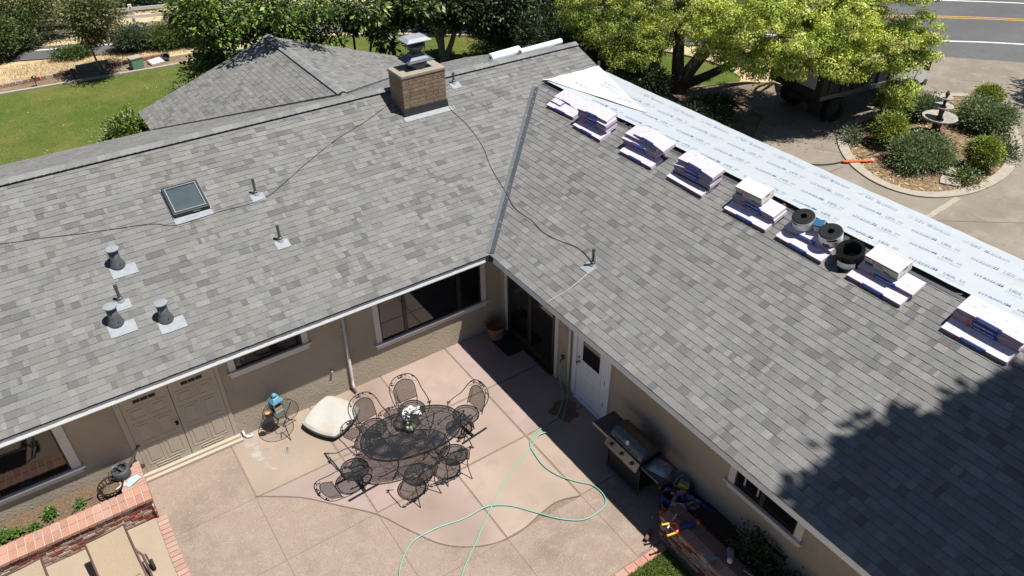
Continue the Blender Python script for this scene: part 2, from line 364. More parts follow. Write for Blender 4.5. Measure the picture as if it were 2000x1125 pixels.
b.build('driveway_joint', M_['jointdark'], kind='structure')
sheet('dirt_patch', [(9.2,2.05),(11.8,3.25),(14.88,5.05),(15.2,6.35),(18.4,6.25),(17,7.8),(13.8,9.0),(11.5,10.4),(9.2,12)], -.038, M_['dirt'])
# circular island with its mulch bed and kerb
isl = spline([(16.0,2.45,0),(14.75,1.4,0),(14.0,.1,0),(13.95,-1.05,0),(14.55,-1.85,0),(15.9,-2.3,0),(17.8,-2.2,0),(19.95,-1.42,0),(21.85,-.05,0),(22.9,1.25,0),(22.0,2.35,0),(19.6,2.75,0),(17.4,2.8,0)], 7, True)
sheet('mulch_bed', [(p.x,p.y) for p in isl], -.012, M_['mulch'])
b = MB(); pts = [(p.x,p.y) for p in isl]; ribbon(b, pts+pts[:2], .32, -.03, .015); b.build('island_kerb', M_['curb'], kind='structure')

# ------------------------------------------------------------------ patio
def clip(poly, x0, x1, y0, y1):
    for ax, v, sg in ((0,x0,1),(0,x1,-1),(1,y0,1),(1,y1,-1)):
        out = []
        for i in range(len(poly)):
            p, q = poly[i], poly[(i+1) % len(poly)]
            dp, dq = sg*(p[ax]-v), sg*(q[ax]-v)
            if dp >= 0: out.append(p)
            if dp*dq < 0:
                t = dp/(dp-dq); out.append((p[0]+(q[0]-p[0])*t, p[1]+(q[1]-p[1])*t))
        poly = out
        if not poly: return []
    return poly
patio = sheet('patio', [(-7.43,.44),(.52,.44),(.52,-9.5),(-7.43,-9.5)], -.009, M_['joint'])
curve = spline([(-5.86,-1.14,0),(-5.2,-1.62,0),(-4.72,-2.15,0),(-4.22,-2.74,0),(-3.92,-3.32,0),(-3.55,-3.95,0),(-3.0,-4.35,0),(-2.4,-4.47,0),(-1.8,-4.36,0),(-1.42,-4.33,0),(-1.0,-4.46,0)], 6)
pink = [(-5.86,.44)]+[(p.x,p.y) for p in curve]+[(.52,-4.46),(.52,.44)]
xs = [-7.43,-5.86,-4.2,-2.6,-1.0,.52]; ys = [.44,-1.18,-2.72,-4.46,-6.0]
g = .021; ga = .006
for i in range(5):
    for j in range(4):
        x0, x1, y1, y0 = xs[i]+g, xs[i+1]-g, ys[j]-(g if j else 0), ys[j+1]+g
        if i == 4: x1 = .52
        if i == 0: x0 = -7.43
        if i == 4 and j == 3: y0 = -5.96
        pp = clip(pink, x0, x1, y0, y1)
        area = abs(sum(pp[k][0]*pp[(k+1)%len(pp)][1]-pp[(k+1)%len(pp)][0]*pp[k][1] for k in range(len(pp))))/2 if pp else 0
        t = 1+R.uniform(-.07,.05); tint = (t, t*R.uniform(.95,1.05), t*R.uniform(.94,1.06))
        if area < .97*(x1-x0)*(y1-y0):
            dg = g-ga; X0, X1, Y0, Y1 = (x0-dg if i else x0), (x1+dg if i < 4 else x1), y0-(dg if y0 != -5.96 else 0), y1+(dg if j else 0)
            bb = MB(); bb.prism([(X0,Y0),(X1,Y0),(X1,Y1),(X0,Y1)], -.03, -.004); bb.build('aggregate_slab', M_['aggslab'], patio)
        if area > .02:
            bb = MB(); bb.prism(pp, -.03, 0, col=tint); bb.build('concrete_slab', M_['pinkslab'], patio)
for y1, y0 in ((-6.02,-9.4),):
    for x0, x1 in ((-7.41,-5.866),(-5.854,-4.206),(-4.194,-2.606),(-2.594,-1.72)):
        bb = MB(); bb.prism([(x0,y0),(x1,y0),(x1,y1),(x0,y1)], -.03, -.004); bb.build('aggregate_slab', M_['aggslab'], patio)
bb = MB(); ribbon(bb, [(p.x,p.y) for p in curve], .022, 0, .003); bb.build('patio_seam', M_['jointdark'], patio)
# white mineral stain runs where the drain pipe empties
# lounge terrace, lower left
terrace = sheet('terrace', [(-7.43,-.58),(-7.43,-9),(-16,-9),(-16,-.5)], -.012, M_['smoothslab'])
def brick_col(kind=0):
    if kind == 1:
        t = R.uniform(.85,1.12); m_ = R.random()**2*.55; return tuple((a*(1-m_)+b_*m_)*t for a, b_ in zip((.50,.245,.175),(.52,.38,.32)))
    c = R.choice([(.30,.085,.055),(.24,.06,.04),(.42,.27,.21),(.36,.17,.12),(.45,.33,.27),(.48,.36,.30)]); t = R.uniform(.85,1.12)
    return tuple(x*t for x in c)
bm_ = MB()
bb_path = [(p.x,p.y) for p in spline([(-7.37,-.62,0),(-7.37,-1.3,0),(-7.33,-2.2,0),(-7.1,-3.6,0),(-6.4,-5.5,0)],16)]
acc = 0; last = Vector(bb_path[0]); i = 0; dist = [0]
for p in bb_path[1:]: dist.append(dist[-1]+(Vector(p)-last).length); last = Vector(p)
def at_path(d):
    for k in range(len(dist)-1):
        if dist[k+1] >= d:
            t = (d-dist[k])/(dist[k+1]-dist[k]); a, b2 = Vector(bb_path[k]), Vector(bb_path[k+1]); return a.lerp(b2, t), (b2-a).normalized()
    return Vector(bb_path[-1]), Vector((0,-1))
d = .05
while d < dist[-1]-.1:
    p, t = at_path(d); an = math.atan2(t.y, t.x)
    T = Matrix.Translation((p.x, p.y, -.02)) @ Matrix.Rotation(an+R.uniform(-.03,.03), 4, 'Z')
    q = MB(); q.box((-.047,-.085,-.03),(.047,.085,.03+R.uniform(-.002,.003)), 0, T, tuple(.5*a+.5*b_ for a, b_ in zip(brick_col(1),(.46,.34,.28)))); q.build('brick', M_['brickcap'], patio)
    d += .108
# brick edging and lawn at the bottom right
d = 0
while d < 1.1:
    q = MB(); x = -1.66+d; q.box((x-.10,-6.16,-.03),(x+.10,-6.02,.012+R.uniform(-.002,.003)),0,Matrix.Translation((0,0,0)),brick_col(1)); q.build('brick', M_['brickcap'], patio); d += .212
sheet('front_lawn', [(-1.6,-6.17),(-.50,-6.17),(-.50,-9.5),(-1.6,-9.5)], .006, M_['lawn'])
sheet('brick_path_edge', [(-1.72,-6.17),(-1.6,-6.17),(-1.6,-9.5),(-1.72,-9.5)], .002, M_['grout'])
def blades(n, rect, h, z, cols, wdt=.006):
    x = NR.uniform(rect[0],rect[1],n); y = NR.uniform(rect[2],rect[3],n); an = NR.uniform(0,6.283,n); hh = h*NR.uniform(.5,1.25,n); le = NR.uniform(.1,.7,n)*hh; la = NR.uniform(0,6.283,n)
    V = np.zeros((n,3,3)); V[:,0] = np.stack([x-wdt*np.cos(an), y-wdt*np.sin(an), np.full(n,z)],1); V[:,1] = np.stack([x+wdt*np.cos(an), y+wdt*np.sin(an), np.full(n,z)],1)
    V[:,2] = np.stack([x+le*np.cos(la), y+le*np.sin(la), z+hh],1)
    c = np.array(cols)[NR.integers(0,len(cols),n)]*NR.uniform(.7,1.3,(n,1))
    return V.reshape(-1,3), np.arange(3*n).reshape(-1,3), np.repeat(c,3,0)
def npmesh(name, V, F, C, mat, parent=None, kind=None):
    me = bpy.data.meshes.new(name); k = F.shape[1]; n = F.shape[0]
    me.vertices.add(len(V)); me.vertices.foreach_set('co', np.asarray(V, np.float32).ravel())
    me.loops.add(n*k); me.loops.foreach_set('vertex_index', F.ravel().astype(np.int32))
    me.polygons.add(n); me.polygons.foreach_set('loop_start', (np.arange(n)*k).astype(np.int32)); me.polygons.foreach_set('loop_total', np.full(n,k,np.int32))
    me.update(calc_edges=True)
    at = me.color_attributes.new('Col','FLOAT_COLOR','CORNER'); cc = np.ones((n*k,4),np.float32); cc[:,:3] = C; at.data.foreach_set('color', cc.ravel())
    me.materials.append(mat); me.validate()
    return link(name, me, parent, kind=kind)
V,F,C = blades(17000, (-1.62,-.5,-9.3,-6.15), .065, .006, [(.10,.20,.03),(.16,.26,.05),(.25,.30,.10),(.06,.14,.02),(.34,.32,.16)])
npmesh('grass', V, F, C, M_['grassblade'], kind='stuff')
V,F,C = blades(16000, (-16,3,24.5,27.0), .10, -.08, [(.80,.64,.40),(.70,.54,.32),(.88,.74,.50),(.54,.40,.23)], .009)
npmesh('dry_grass', V, F, C, M_['grassblade'], kind='stuff')
b = MB()
for k in range(520):
    x, y = R.uniform(-12,1.2), R.uniform(11.5,22.6)
    if k > 260: x, y = R.gauss(-3.6,1.1), R.gauss(17.3,1.0)  # pale flecks clustered here to imitate a whitish sheen on the grass
    s = R.uniform(.015,.04); T = Matrix.Translation((x,y,-.035)) @ Matrix.Rotation(R.uniform(0,6.28),4,'Z') @ Matrix.Rotation(R.uniform(-.4,.4),4,'X'); c = R.choice([(.70,.66,.50),(.52,.48,.26),(.60,.62,.52)])
    b.face([T @ Vector(p) for p in ((-s,0,0),(0,-s*.45,.003),(s,0,0),(0,s*.45,.003))], 0, c)
b.build('lawn_flecks', M_['brickcap'], kind='stuff')
# wood chips in the island
n = 5000; V = []; 
ii = [(p.x,p.y) for p in isl]
def inside(x, y, P):
    c = False; j = len(P)-1
    for i in range(len(P)):
        if (P[i][1] > y) != (P[j][1] > y) and x < (P[j][0]-P[i][0])*(y-P[i][1])/(P[j][1]-P[i][1])+P[i][0]: c = not c
        j = i
    return c
b = MB()
for k in range(4200):
    x, y = R.uniform(13.9,22.9), R.uniform(-2.3,2.8)
    if not inside(x, y, ii): continue
    dd = min((Vector((x,y))-Vector(p)).length for p in ii[::3])
    if R.random() < min(.92, dd*1.0): continue
    a = R.uniform(0,6.28); s = R.uniform(.03,.09); T = Matrix.Translation((x,y,-.004+R.uniform(0,.02))) @ Matrix.Rotation(a,4,'Z') @ Matrix.Rotation(R.uniform(-.5,.5),4,'X')
    t = R.uniform(.6,1.2); c = R.choice([(.55,.42,.26),(.48,.36,.22),(.36,.24,.13),(.62,.52,.36)])
    P = [T @ Vector(p) for p in ((-s,-s*.3,0),(s,-s*.25,0),(s*.8,s*.3,.004),(-s*.8,s*.25,.004))]
    b.face(P, 0, tuple(q*t for q in c))
b.build('wood_chips', M_['brickcap'], kind='stuff')

# ================================================================== HOUSE
ZE, S = 2.4, .345
CS = 1/math.sqrt(1+S*S); SN = S*CS
house = thing('ranch_house', 'single storey beige stucco ranch house with grey shingle roof and brick chimney', 'house', (0,0,0))
# walls
b = MB()
def wall_poly(b, pts, th, nrm, mi=0):
    n = Vector(nrm); k = len(pts); A = [Vector(p) for p in pts]; B = [p-n*th for p in A]
    b.face(A, mi); b.face(B[::-1], mi)
    for i in range(k): b.face([A[i], B[i], B[(i+1)%k], A[(i+1)%k]][::-1], mi)
b.box((-14,.445,-.1),(.72,.645,2.22)); b.build('wall', M_['stucco'], house)
b = MB(); b.box((.52,-12.6,-.1),(.72,.445,2.22)); b.build('wall', M_['stucco'], house)
b = MB(); b.box((8.2,-12.6,-.1),(8.4,7,2.3)); b.build('wall', M_['stucco'], house)
b = MB(); b.box((-14,9.95,-.1),(-3.8,10.15,2.2)); b.box((3.6,9.95,-.1),(5.9,10.15,2.2)); b.build('wall', M_['stucco'], house)
b = MB()
for sx in (-3.85, 3.65):
    b.box((sx,10.16,-.1),(sx+.2,12.2,2.1))
b.face([(-3.85,12.3,-.1),(-3.85,12.3,2.15),(0,12.3,3.45),(3.85,12.3,2.15),(3.85,12.3,-.1)]); b.build('wall', M_['stucco'], house)
b = MB(); b.face([(5.95,.7,2.3),(5.95,5.2,4.05),(5.95,9.9,2.45),(5.95,9.9,-.1),(5.95,.7,-.1)][::-1]); b.build('wall', M_['stucco'], house)
# soffits
b = MB(); b.box((-14,.03,2.205),(.5,.444,2.22)); b.build('soffit', M_['doorbeige'], house)
b = MB(); b.box((.03,-12.6,2.205),(.519,.02,2.22)); b.build('soffit', M_['doorbeige'], house)
# fascia gutters (front face, rolled lip, hidden-hanger clips)
def gutter(p0, p1, out, name='gutter'):
    p0, p1, out = Vector(p0), Vector(p1), Vector(out); b = MB(); d = (p1-p0).normalized(); Lg = (p1-p0).length
    prof = [(-.03,-.012),(-.006,-.012),(-.004,-.05),(.004,-.06),(.020,-.150),(.018,-.162),(-.05,-.165),(-.05,-.012)]
    A = [p0+out*o+Vector((0,0,z)) for o, z in prof]; B = [p1+out*o+Vector((0,0,z)) for o, z in prof]; k = len(A)
    for i in range(k):
        b.face([A[i], A[(i+1)%k], B[(i+1)%k], B[i]])
    b.face(A[::-1]); b.face(B)
    o = b.build(name, M_['fascia'], house)
    return o
gutter((-14,.02,ZE),(-.02,.02,ZE),(0,-1,0)); gutter((.02,-.02,ZE),(.02,-12.6,ZE),(-1,0,0))
gutter((8.9,7.1,2.33),(8.9,-12.6,2.33),(1,0,0))

# roof decks
def deck(pts, th=.03):
    A = [Vector(p) for p in pts]; n = (A[1]-A[0]).cross(A[2]-A[0]).normalized()
    if n.z < 0: A = A[::-1]; n = -n
    b = MB(); B = [p-n*th for p in A]; k = len(A); b.face(A); b.face(B[::-1])
    for i in range(k): b.face([A[i], B[i], B[(i+1)%k], A[(i+1)%k]])
    return b
zl = lambda y: ZE+S*y
zf = lambda x: ZE+2*4.34*S-S*x
zb = lambda y: ZE+S*(10.4-y)
dk = -.012
RZ0 = 3.62; zrl = lambda x: RZ0+S*x; zrr = lambda x: RZ0-S*x
slopes = {}
def roofslope(key, pts):
    o = deck([(p[0],p[1],p[2]+dk) for p in pts]).build('roof_slope', M_['deck'], house); slopes[key] = o; return o
roofslope('L', [(-14,0,zl(0)),(0,0,zl(0)),(4.34,4.34,zl(4.34)),(6.24,2.44,zl(2.44)),(6.24,5.2,zl(5.2)),(-14,5.2,zl(5.2))])
# (concave outline: split so that the face stays planar and convex)
roofslope('R', [(0,0,ZE),(4.26,4.26,zl(4.26)),(4.26,-12.7,zl(4.26)),(0,-12.7,ZE)])
roofslope('B', [(-14,5.2,zb(5.2)),(6.24,5.2,zb(5.2)),(6.24,11.2,zb(11.2)),(-14,11.2,zb(11.2))])
roofslope('RL', [(0,6.86,RZ0),(0,12.7,RZ0),(-4.25,12.7,zrl(-4.25)),(-4.25,11.11,zrl(-4.25))])
roofslope('RR', [(0,6.86,RZ0),(4.25,11.11,zrr(4.25)),(4.25,12.7,zrr(4.25)),(0,12.7,RZ0)])

PAL = [((.253,.252,.249),32),((.231,.230,.227),28),((.210,.209,.207),16),((.172,.171,.170),12),((.273,.273,.270),8),((.240,.232,.221),5),((.223,.229,.230),6),((.242,.233,.225),2)]
PC = [c for c, n_ in PAL for _ in range(n_)]
EXP = .1429
camP = Vector((-6.844,-10.978,11.0))
def shingles(O, U, Vv, Nn, vmax, umin, umax, key):
    """individual architectural shingle tabs; returns list of (centre, verts, faces, mats, colour, key)"""
    O, U, Vv, Nn = Vector(O), Vector(U), Vector(Vv), Vector(Nn); out = []
    nc = int(vmax/EXP)+1
    for k in range(nc):
        v0 = k*EXP; v1 = min(v0+EXP+.012, vmax)
        if v1-v0 < .02: continue
        a0, b0, a1, b1 = umin(v0), umax(v0), umin(v1), umax(v1)
        lo, hi = min(a0,a1), max(b0,b1)
        if hi-lo < .02: continue
        u = lo-R.uniform(0,.3); prevc = None; tooth = False
        while u < hi:
            wd = R.choice((.06,.08,.09,.10,.11,.12,.13,.14,.15,.17,.20,.24,.30)) 
            ua, ub = u, u+wd; u = ub; tooth = not tooth
            c = R.choice(PC)
            if prevc and R.random() < .12: c = prevc
            prevc = c
            q0a, q0b = max(ua,a0), min(ub,b0); q1a, q1b = max(ua,a1), min(ub,b1)
            if q0b-q0a < .004 and q1b-q1a < .004: continue
            q0b = max(q0b,q0a); q1b = max(q1b,q1a)
            t = (.0105 if tooth else .0065)+R.uniform(-.001,.0015)
            vd = v0-(R.uniform(0,.004))
            P = [O+U*q0a+Vv*vd+Nn*t, O+U*q0b+Vv*vd+Nn*t, O+U*q1b+Vv*v1+Nn*.0005, O+U*q1a+Vv*v1+Nn*.0005,
                 O+U*q0a+Vv*vd-Nn*.004, O+U*q0b+Vv*vd-Nn*.004]
            f = R.uniform(.86,1.0)
            out.append((P, tuple(x*f for x in c), key))
    return out
SH = []
INF = 99
uX = (1,0,0); vY = (0,CS,SN); nL = (0,-SN,CS)
SH += shingles((0,-.012,ZE), uX, vY, nL, 5.2/CS, lambda v: -11.5, lambda v: (v*CS if v*CS < 4.17 else 6.24), 'L')
SH += shingles((-.012,0,ZE), (0,-1,0), (CS,0,SN), (-SN,0,CS), 4.255/CS, lambda v: -v*CS, lambda v: 12.7, 'R')
bl = (10.4-5.2); vB = (0,-CS,SN)
Ob = (0,11.2,zb(11.2)); uB = (-1,0,0)
yb = lambda v: 11.2-v*CS
SH += shingles(Ob, uB, vB, (0,SN,CS), 6.0/CS, lambda v: max(0,yb(v)-6.86), lambda v: 12.5, 'B')
SH += shingles(Ob, uB, vB, (0,SN,CS), 6.0/CS, lambda v: -6.24, lambda v: -max(0,yb(v)-6.86), 'B')
SH += shingles((-4.25,12.7,zrl(-4.25)), (0,-1,0), (CS,0,SN), (-SN,0,CS), 4.25/CS, lambda v: 0, lambda v: 12.7-(6.86+4.25-v*CS), 'RL')
SH += shingles((4.25,12.7,zrr(4.25)), (0,-1,0), (-CS,0,SN), (SN,0,CS), 4.25/CS, lambda v: 0, lambda v: 12.7-(6.86+4.25-v*CS), 'RR')
FCS = [(0,1,2,3),(4,5,1,0),(1,5,2),(0,3,4)]
def project(P):
    q = cam_o.matrix_world.inverted() @ Vector(P); f_ = 26.294/36*1024
    return (512+f_*q.x/-q.z, 288-f_*q.y/-q.z, -q.z)
MWI = cam_o.matrix_world.inverted()
def seen_area(P):
    s_ = []
    for p in P[:4]:
        q = MWI @ p
        if q.z > -.5: return 0
        s_.append((512+748*q.x/-q.z, 288-748*q.y/-q.z))
    cx = sum(a for a, _ in s_)/4; cy = sum(a for _, a in s_)/4
    if not (5 < cx < 1019 and 4 < cy < 572): return 0
    return abs(sum(s_[i][0]*s_[(i+1)%4][1]-s_[(i+1)%4][0]*s_[i][1] for i in range(4)))/2
rank = sorted(range(len(SH)), key=lambda i: -seen_area(SH[i][0]))
big = set(rank[:300])
for i in rank[:300]:
    P, c, key = SH[i]; q = MB()
    q.faces(P, FCS[:1], 0, c); q.faces(P, FCS[1:], 1, c); q.build('shingle', [M_['shingle'], M_['asphalt_edge']], slopes[key])
q = MB()
for i, (P, c, key) in enumerate(SH):
    if i in big: continue
    b0 = len(q.V); q.V.extend([tuple(p) for p in P])
    for fi, f in enumerate(FCS): q.F.append(tuple(b0+x for x in f)); q.M.append(0 if fi == 0 else 1); q.C.append(c)
q.build('shingle_field', [M_['shingle'], M_['asphalt_edge']], house, kind='stuff')
# ridge caps: overlapping folded pieces
def ridge_caps(p0, p1, w=.15, step=.145, slope=S, name='ridge_cap', lift=.046):
    p0, p1 = Vector(p0), Vector(p1); d = (p1-p0); n = int(d.length/step); d.normalize(); sd = d.cross(Vector((0,0,1))).normalized()
    b = MB(); c = math.cos(math.atan(slope)); s_ = math.sin(math.atan(slope)); Lp = step*1.25
    for e, hh in ((0,.016),(Lp,.004)):
        pass
    A = []
    def sec(along, h):
        return [(-w*c, along, -w*s_+h), (-.03, along, -.009+h+.004), (0, along, h+.004), (.03, along, -.009+h+.004), (w*c, along, -w*s_+h)]
    s0, s1 = sec(0,.020), sec(Lp,.006); lo0 = sec(0,-.004)
    V = s0+s1+lo0
    b.faces(V, [(i,i+1,6+i,5+i) for i in range(4)], 0, (1,1,1)); b.faces(V, [(10+i,11+i,1+i,i) for i in range(4)]+[(0,5,10),(4,14,9)], 1, (1,1,1))
    variants = []
    for kk in range(5):
        t = (1.0,.9,1.08,.95,.84)[kk]; b.C = [(t,t,t)]*len(b.F); variants.append(b.mesh(name, [M_['ridgecap'], M_['asphalt_edge']]))
    for k in range(n):
        o = link(name, variants[R.randrange(5)], house)
        Y = d; X = sd; Z = X.cross(Y)
        mm = Matrix.Identity(4)
        for i in range(3): mm[i][0] = X[i]; mm[i][1] = Y[i]; mm[i][2] = Z[i]
        mm.translation = p0+d*(k*step)+Vector((0,0,lift)); o.matrix_world = mm
ridge_caps((6.24,5.2,zl(5.2)),(-11.0,5.2,zl(5.2)))
ridge_caps((0,12.7,RZ0),(0,6.95,RZ0), name='ridge_cap', lift=.04)
# valley metal
def valley(name, L1, R1, p0, p1, wd, mat):
    # strip folded along the valley p0->p1; L1,R1 horizontal unit directions of its two wings with roof rise
    p0, p1 = Vector(p0), Vector(p1); L1, R1 = Vector(L1)*wd, Vector(R1)*wd; up = Vector((0,0,.016)); b = MB()
    rib = Vector((0,0,.022)); d = (L1-R1)*.06
    for A, B in ((p0,p1),):
        pr = [L1, d, rib, -d, R1]
        for i in range(4): b.face([A+up+pr[i], B+up+pr[i], B+up+pr[i+1], A+up+pr[i+1]])
        for s_, w_ in ((1,L1),(1,R1)): b.face([A+up+w_, B+up+w_, B+w_*1.0-up*.4, A+w_-up*.4])
        b.face([A+up+L1, A+up+R1, A-up+R1, A-up+L1])
    return b.build(name, mat, house)
r2 = 1/math.sqrt(2)
valley('valley_flashing', (-r2,r2,S*r2), (r2,-r2,S*r2), (-.0,-.0,ZE), (4.05,4.05,zl(4.05)), .088, M_['valley'])
valley('valley_flashing', (-r2,-r2,S*r2*.0), (r2*.0-r2,r2,.0), (-.06,6.92,RZ0+.0), (-4.2,11.06,zrl(-4.2)), .06, M_['flashdark'])
valley('valley_flashing', (r2,-r2,0), (r2,r2,0), (.06,6.92,RZ0), (4.2,11.06,zrr(4.2)), .09, M_['valley'])
# dark blocks at the inside eave corner, standing in for the roof's shadow
b = MB(); b.box((-.10,-.012,2.24),(-.021,.06,2.375)); b.box((-.012,-.10,2.24),(.06,-.021,2.375)); b.box((-.02,-.02,2.24),(.06,.06,2.385)); b.build('corner_shade', M_['flashdark'], house)

# far slope: decking covered with underlayment sheets, and the sheet lapped onto the left roof
wave = lambda x, y: .006*math.sin(3.1*x+1.7*y)+.005*math.sin(7*y+2*x)
def sheetgrid(x0, x1, y0, y1, zfun, nx, ny, lift=.02, keep=None):
    b = MB(); idx = {}
    for i in range(nx+1):
        for j in range(ny+1):
            x = x0+(x1-x0)*i/nx; y = y0+(y1-y0)*j/ny; idx[i,j] = len(b.V); b.V.append((x, y, zfun(x,y)+lift+wave(x,y)))
    for i in range(nx):
        for j in range(ny):
            b.F.append((idx[i,j], idx[i+1,j], idx[i+1,j+1], idx[i,j+1])); b.M.append(0); b.C.append(None)
    return b
roofslope('F', [(4.40,-12.7,zf(4.40)),(8.9,-12.7,zf(8.9)),(8.9,2.44,zf(8.9)),(6.24,2.44,zf(6.24)),(4.40,4.28,zf(4.40))])
roofslope('F2', [(6.25,2.44,zf(6.25)),(8.9,2.44,zf(8.9)),(8.9,7.1,zf(8.9)),(6.25,7.1,zf(6.25))])
xx = [4.385, 5.52, 6.62, 7.72, 8.93]
for i in range(4):
    y1 = 4.0 if i == 0 else (3.1 if i == 1 else 7.1)
    lay = sheetgrid(xx[i]-(.0 if i == 0 else .06), xx[i+1], -12.7, y1, lambda x, y: zf(x), 6, 60, .010+.004*(3-i))
    lay.build('underlayment_sheet', M_['sheet'], house, smooth=True)
b = sheetgrid(0,1,0,1, lambda x, y: 0, 1, 1)
b = MB(); n = 14
for i in range(n):
    for j in range(8):
        def pt(i, j):
            u = i/n; v = j/8; x = 4.36+(6.25-4.36)*u; yt = 4.185; ybm = max(8.68-x-.10+.0, 2.3); ybm = min(ybm, 4.15)+.05*math.sin(9*u); y = yt+(ybm-yt)*v
            z = max(zl(y), zf(x))+.028+.006*math.sin(5*x+8*y)+(.006*math.sin(23*u) if j == 0 else 0); return (x, y, z)
        b.face([pt(i,j), pt(i,j+1), pt(i+1,j+1), pt(i+1,j)])
b.build('underlayment_sheet', M_['sheetsunlit'], house, smooth=True)
# loose flap of the same brightened sheet lying over the valley onto the far slope
b = MB()
fl = [(4.42,4.12),(4.85,3.45),(5.3,2.8),(5.7,2.25),(6.0,2.0),(6.2,2.1)]
top = [(4.6,4.15),(5.2,3.95),(5.7,3.5),(6.05,2.9),(6.25,2.5),(6.26,2.3)]
for i in range(5):
    def q(p): return (p[0], p[1], max(zl(p[1]) if p[0] < 6.24 else 0, zf(p[0]))+.05+.01*math.sin(5*p[0]))
    b.face([q(fl[i]), q(fl[i+1]), q(top[i+1]), q(top[i])])
b.build('underlayment_flap', M_['sheetsunlit'], house)
b = MB(); ribbon(b, [(4.95,3.98),(5.35,3.45),(5.75,3.05),(6.2,2.62)], .02, 0, 0)
for i, v in enumerate(b.V): b.V[i] = (v[0], v[1], max(zl(v[1]), zf(v[0]))+.068)
b.build('underlayment_seam', M_['joint'], house)
# printed lettering: repeated rows along the sheets (flat print)
pb = MB(); pg = MB()
Tw = text_geo('TITANIUM', .175, .012); Tu = text_geo('UDL', .175, .012); Ts = text_geo('TITANIUM', .09); Tl = text_geo('30', .15)
Xd = Vector((0,-1,0)); Yd = Vector((CS,0,-SN)); Zd = Xd.cross(Yd)
def pm_print(x, y, rot, s_=1.0):
    F_ = Matrix.Identity(4)
    for i in range(3): F_[i][0] = Xd[i]; F_[i][1] = Yd[i]; F_[i][2] = Zd[i]
    F_.translation = Vector((x, y, zf(x)+.0))
    return F_ @ Matrix.Rotation(rot, 4, 'Z')
row = 0
for x in (4.80, 5.85, 6.95, 8.05):
    rev = row == 3; y = 3.4+ (row*.53) % 1.22
    while y > -12.3:
        if not (y > 8.68-x-.6 and x < 6.4) and not (y > 6.2):
            T = pm_print(x, y, (math.pi if rev else 0)+(.22 if not rev else .05)); Tn = Matrix.Translation((0,0,.040))
            if 1:
                pb.add(*Tw, 0, T @ Tn @ Matrix.Translation((-.16,0,0)) @ Matrix.Diagonal((.62,1,1,1))); pb.add(*Tu, 0, T @ Tn @ Matrix.Translation((.29,0,0)) @ Matrix.Diagonal((.62,1,1,1)))
                pg.add(*Tl, 0, T @ Tn @ Matrix.Translation((.49,.0,0)) @ Matrix.Diagonal((.75,1,1,1)))
            pg.add(*Ts, 0, T @ Tn @ Matrix.Translation((.35,-.24,0)))
        y -= 1.22
    row += 1
pb.build('printed_lettering', M_['print_blue'], house, kind='stuff'); pg.build('printed_lettering', M_['print_grey'], house, kind='stuff')
pw = MB(); Xl = Vector((1,0,0)); 
for (x, y, rot) in ((4.95,3.62,.4),(5.85,3.25,2.0),(5.75,2.75,.4)):
    T = Matrix.Translation((x,y,max(zl(y),zf(x))+.082)) @ Matrix.Rotation(math.atan(S),4,'X') @ Matrix.Rotation(rot,4,'Z')
    for k in range(3): pw.add(*text_geo('TITANIUM', .12), 0, T @ Matrix.Translation((0,-.13*k,0)))
pw.build('printed_lettering', M_['print_grey'], house, kind='stuff')
# open ridge slot of the right wing
b = MB(); b.box((4.20,-12.7,3.55),(4.47,4.1,3.62)); b.build('ridge_void', M_['darkvent'], house)
b = MB(); b.box((4.30,-12.7,3.62),(4.345,4.0,zf(4.345)-.085)); b.build('ridge_beam', M_['wood'], house)
b = MB(); T = Matrix.Translation((4.235,0,zl(4.235)+.012)) @ Matrix.Rotation(-math.atan(S),4,'Y')
b.box((-.035,-12.7,0),(.03,4.0,.006),0,T); b.build('drip_strip', M_['valley'], house)
for k in range(16):
    y = R.uniform(-8,2.5); q = MB(); T = Matrix.Translation((4.29,y,zl(4.29)+.0)) @ Matrix.Rotation(R.uniform(0,3),4,'Z')
    q.box((-.05,-.012,0),(.05,.012,.008),0,T); q.build('wood_splinter', M_['clay'], house)

# ------------------------------------------------------------------ chimney
ch = MB(); CX0, CX1, CY0, CY1, CZ1 = .37, 1.52, 4.19, 4.88, 4.83
ch.box((CX0+.011,CY0+.011,3.7),(CX1-.011,CY1-.011,CZ1-.07)); chim = ch.build('chimney', M_['mortar'], house)
rows = 8; z0 = 4.03; rh = (CZ1-.075-z0)/rows
def chbrick(x0, x1, y0, y1, z0_, z1_):
    q = MB(); c = R.uniform(.85,1.12); j = lambda: R.uniform(-.004,.004)
    q.box((x0+.006,y0,z0_+.006+j()*.5),(x1-.006,y1,z1_-.006+j()*.5),0,None,(c*1.0,c*R.uniform(.94,1.0),c*R.uniform(.86,1.0)))
    q.build('brick', M_['chimbrick'], chim, bevel=.006)
for r_ in range(-2, rows):
    za, zc = z0+r_*rh, z0+(r_+1)*rh
    cuts = [CX0, CX0+.17, CX0+.80, CX1] if r_ % 2 == 0 else [CX0, CX0+.58, CX1]
    if r_ % 4 == 2: cuts = cuts[:-1]+[CX1-.22, CX1-.10, CX1]
    for i in range(len(cuts)-1):
        if r_ >= 0: chbrick(cuts[i], cuts[i+1], CY0, CY0+.06+R.uniform(-.003,.003), za, zc)
    ycut = [CY0+.065, CY0+.42, CY1] if r_ % 2 else [CY0+.065, CY0+.26, CY1]
    for i in range(2):
        chbrick(CX0, CX0+.06, ycut[i], ycut[i+1], za, zc)
        chbrick(CX1-.06, CX1, ycut[i], ycut[i+1], za, zc)
q = MB(); q.box((CX0-.01,CY0-.015,CZ1-.075),(CX1+.01,CY1+.01,CZ1)); q.build('chimney_crown', M_['crown'], chim, bevel=.015)
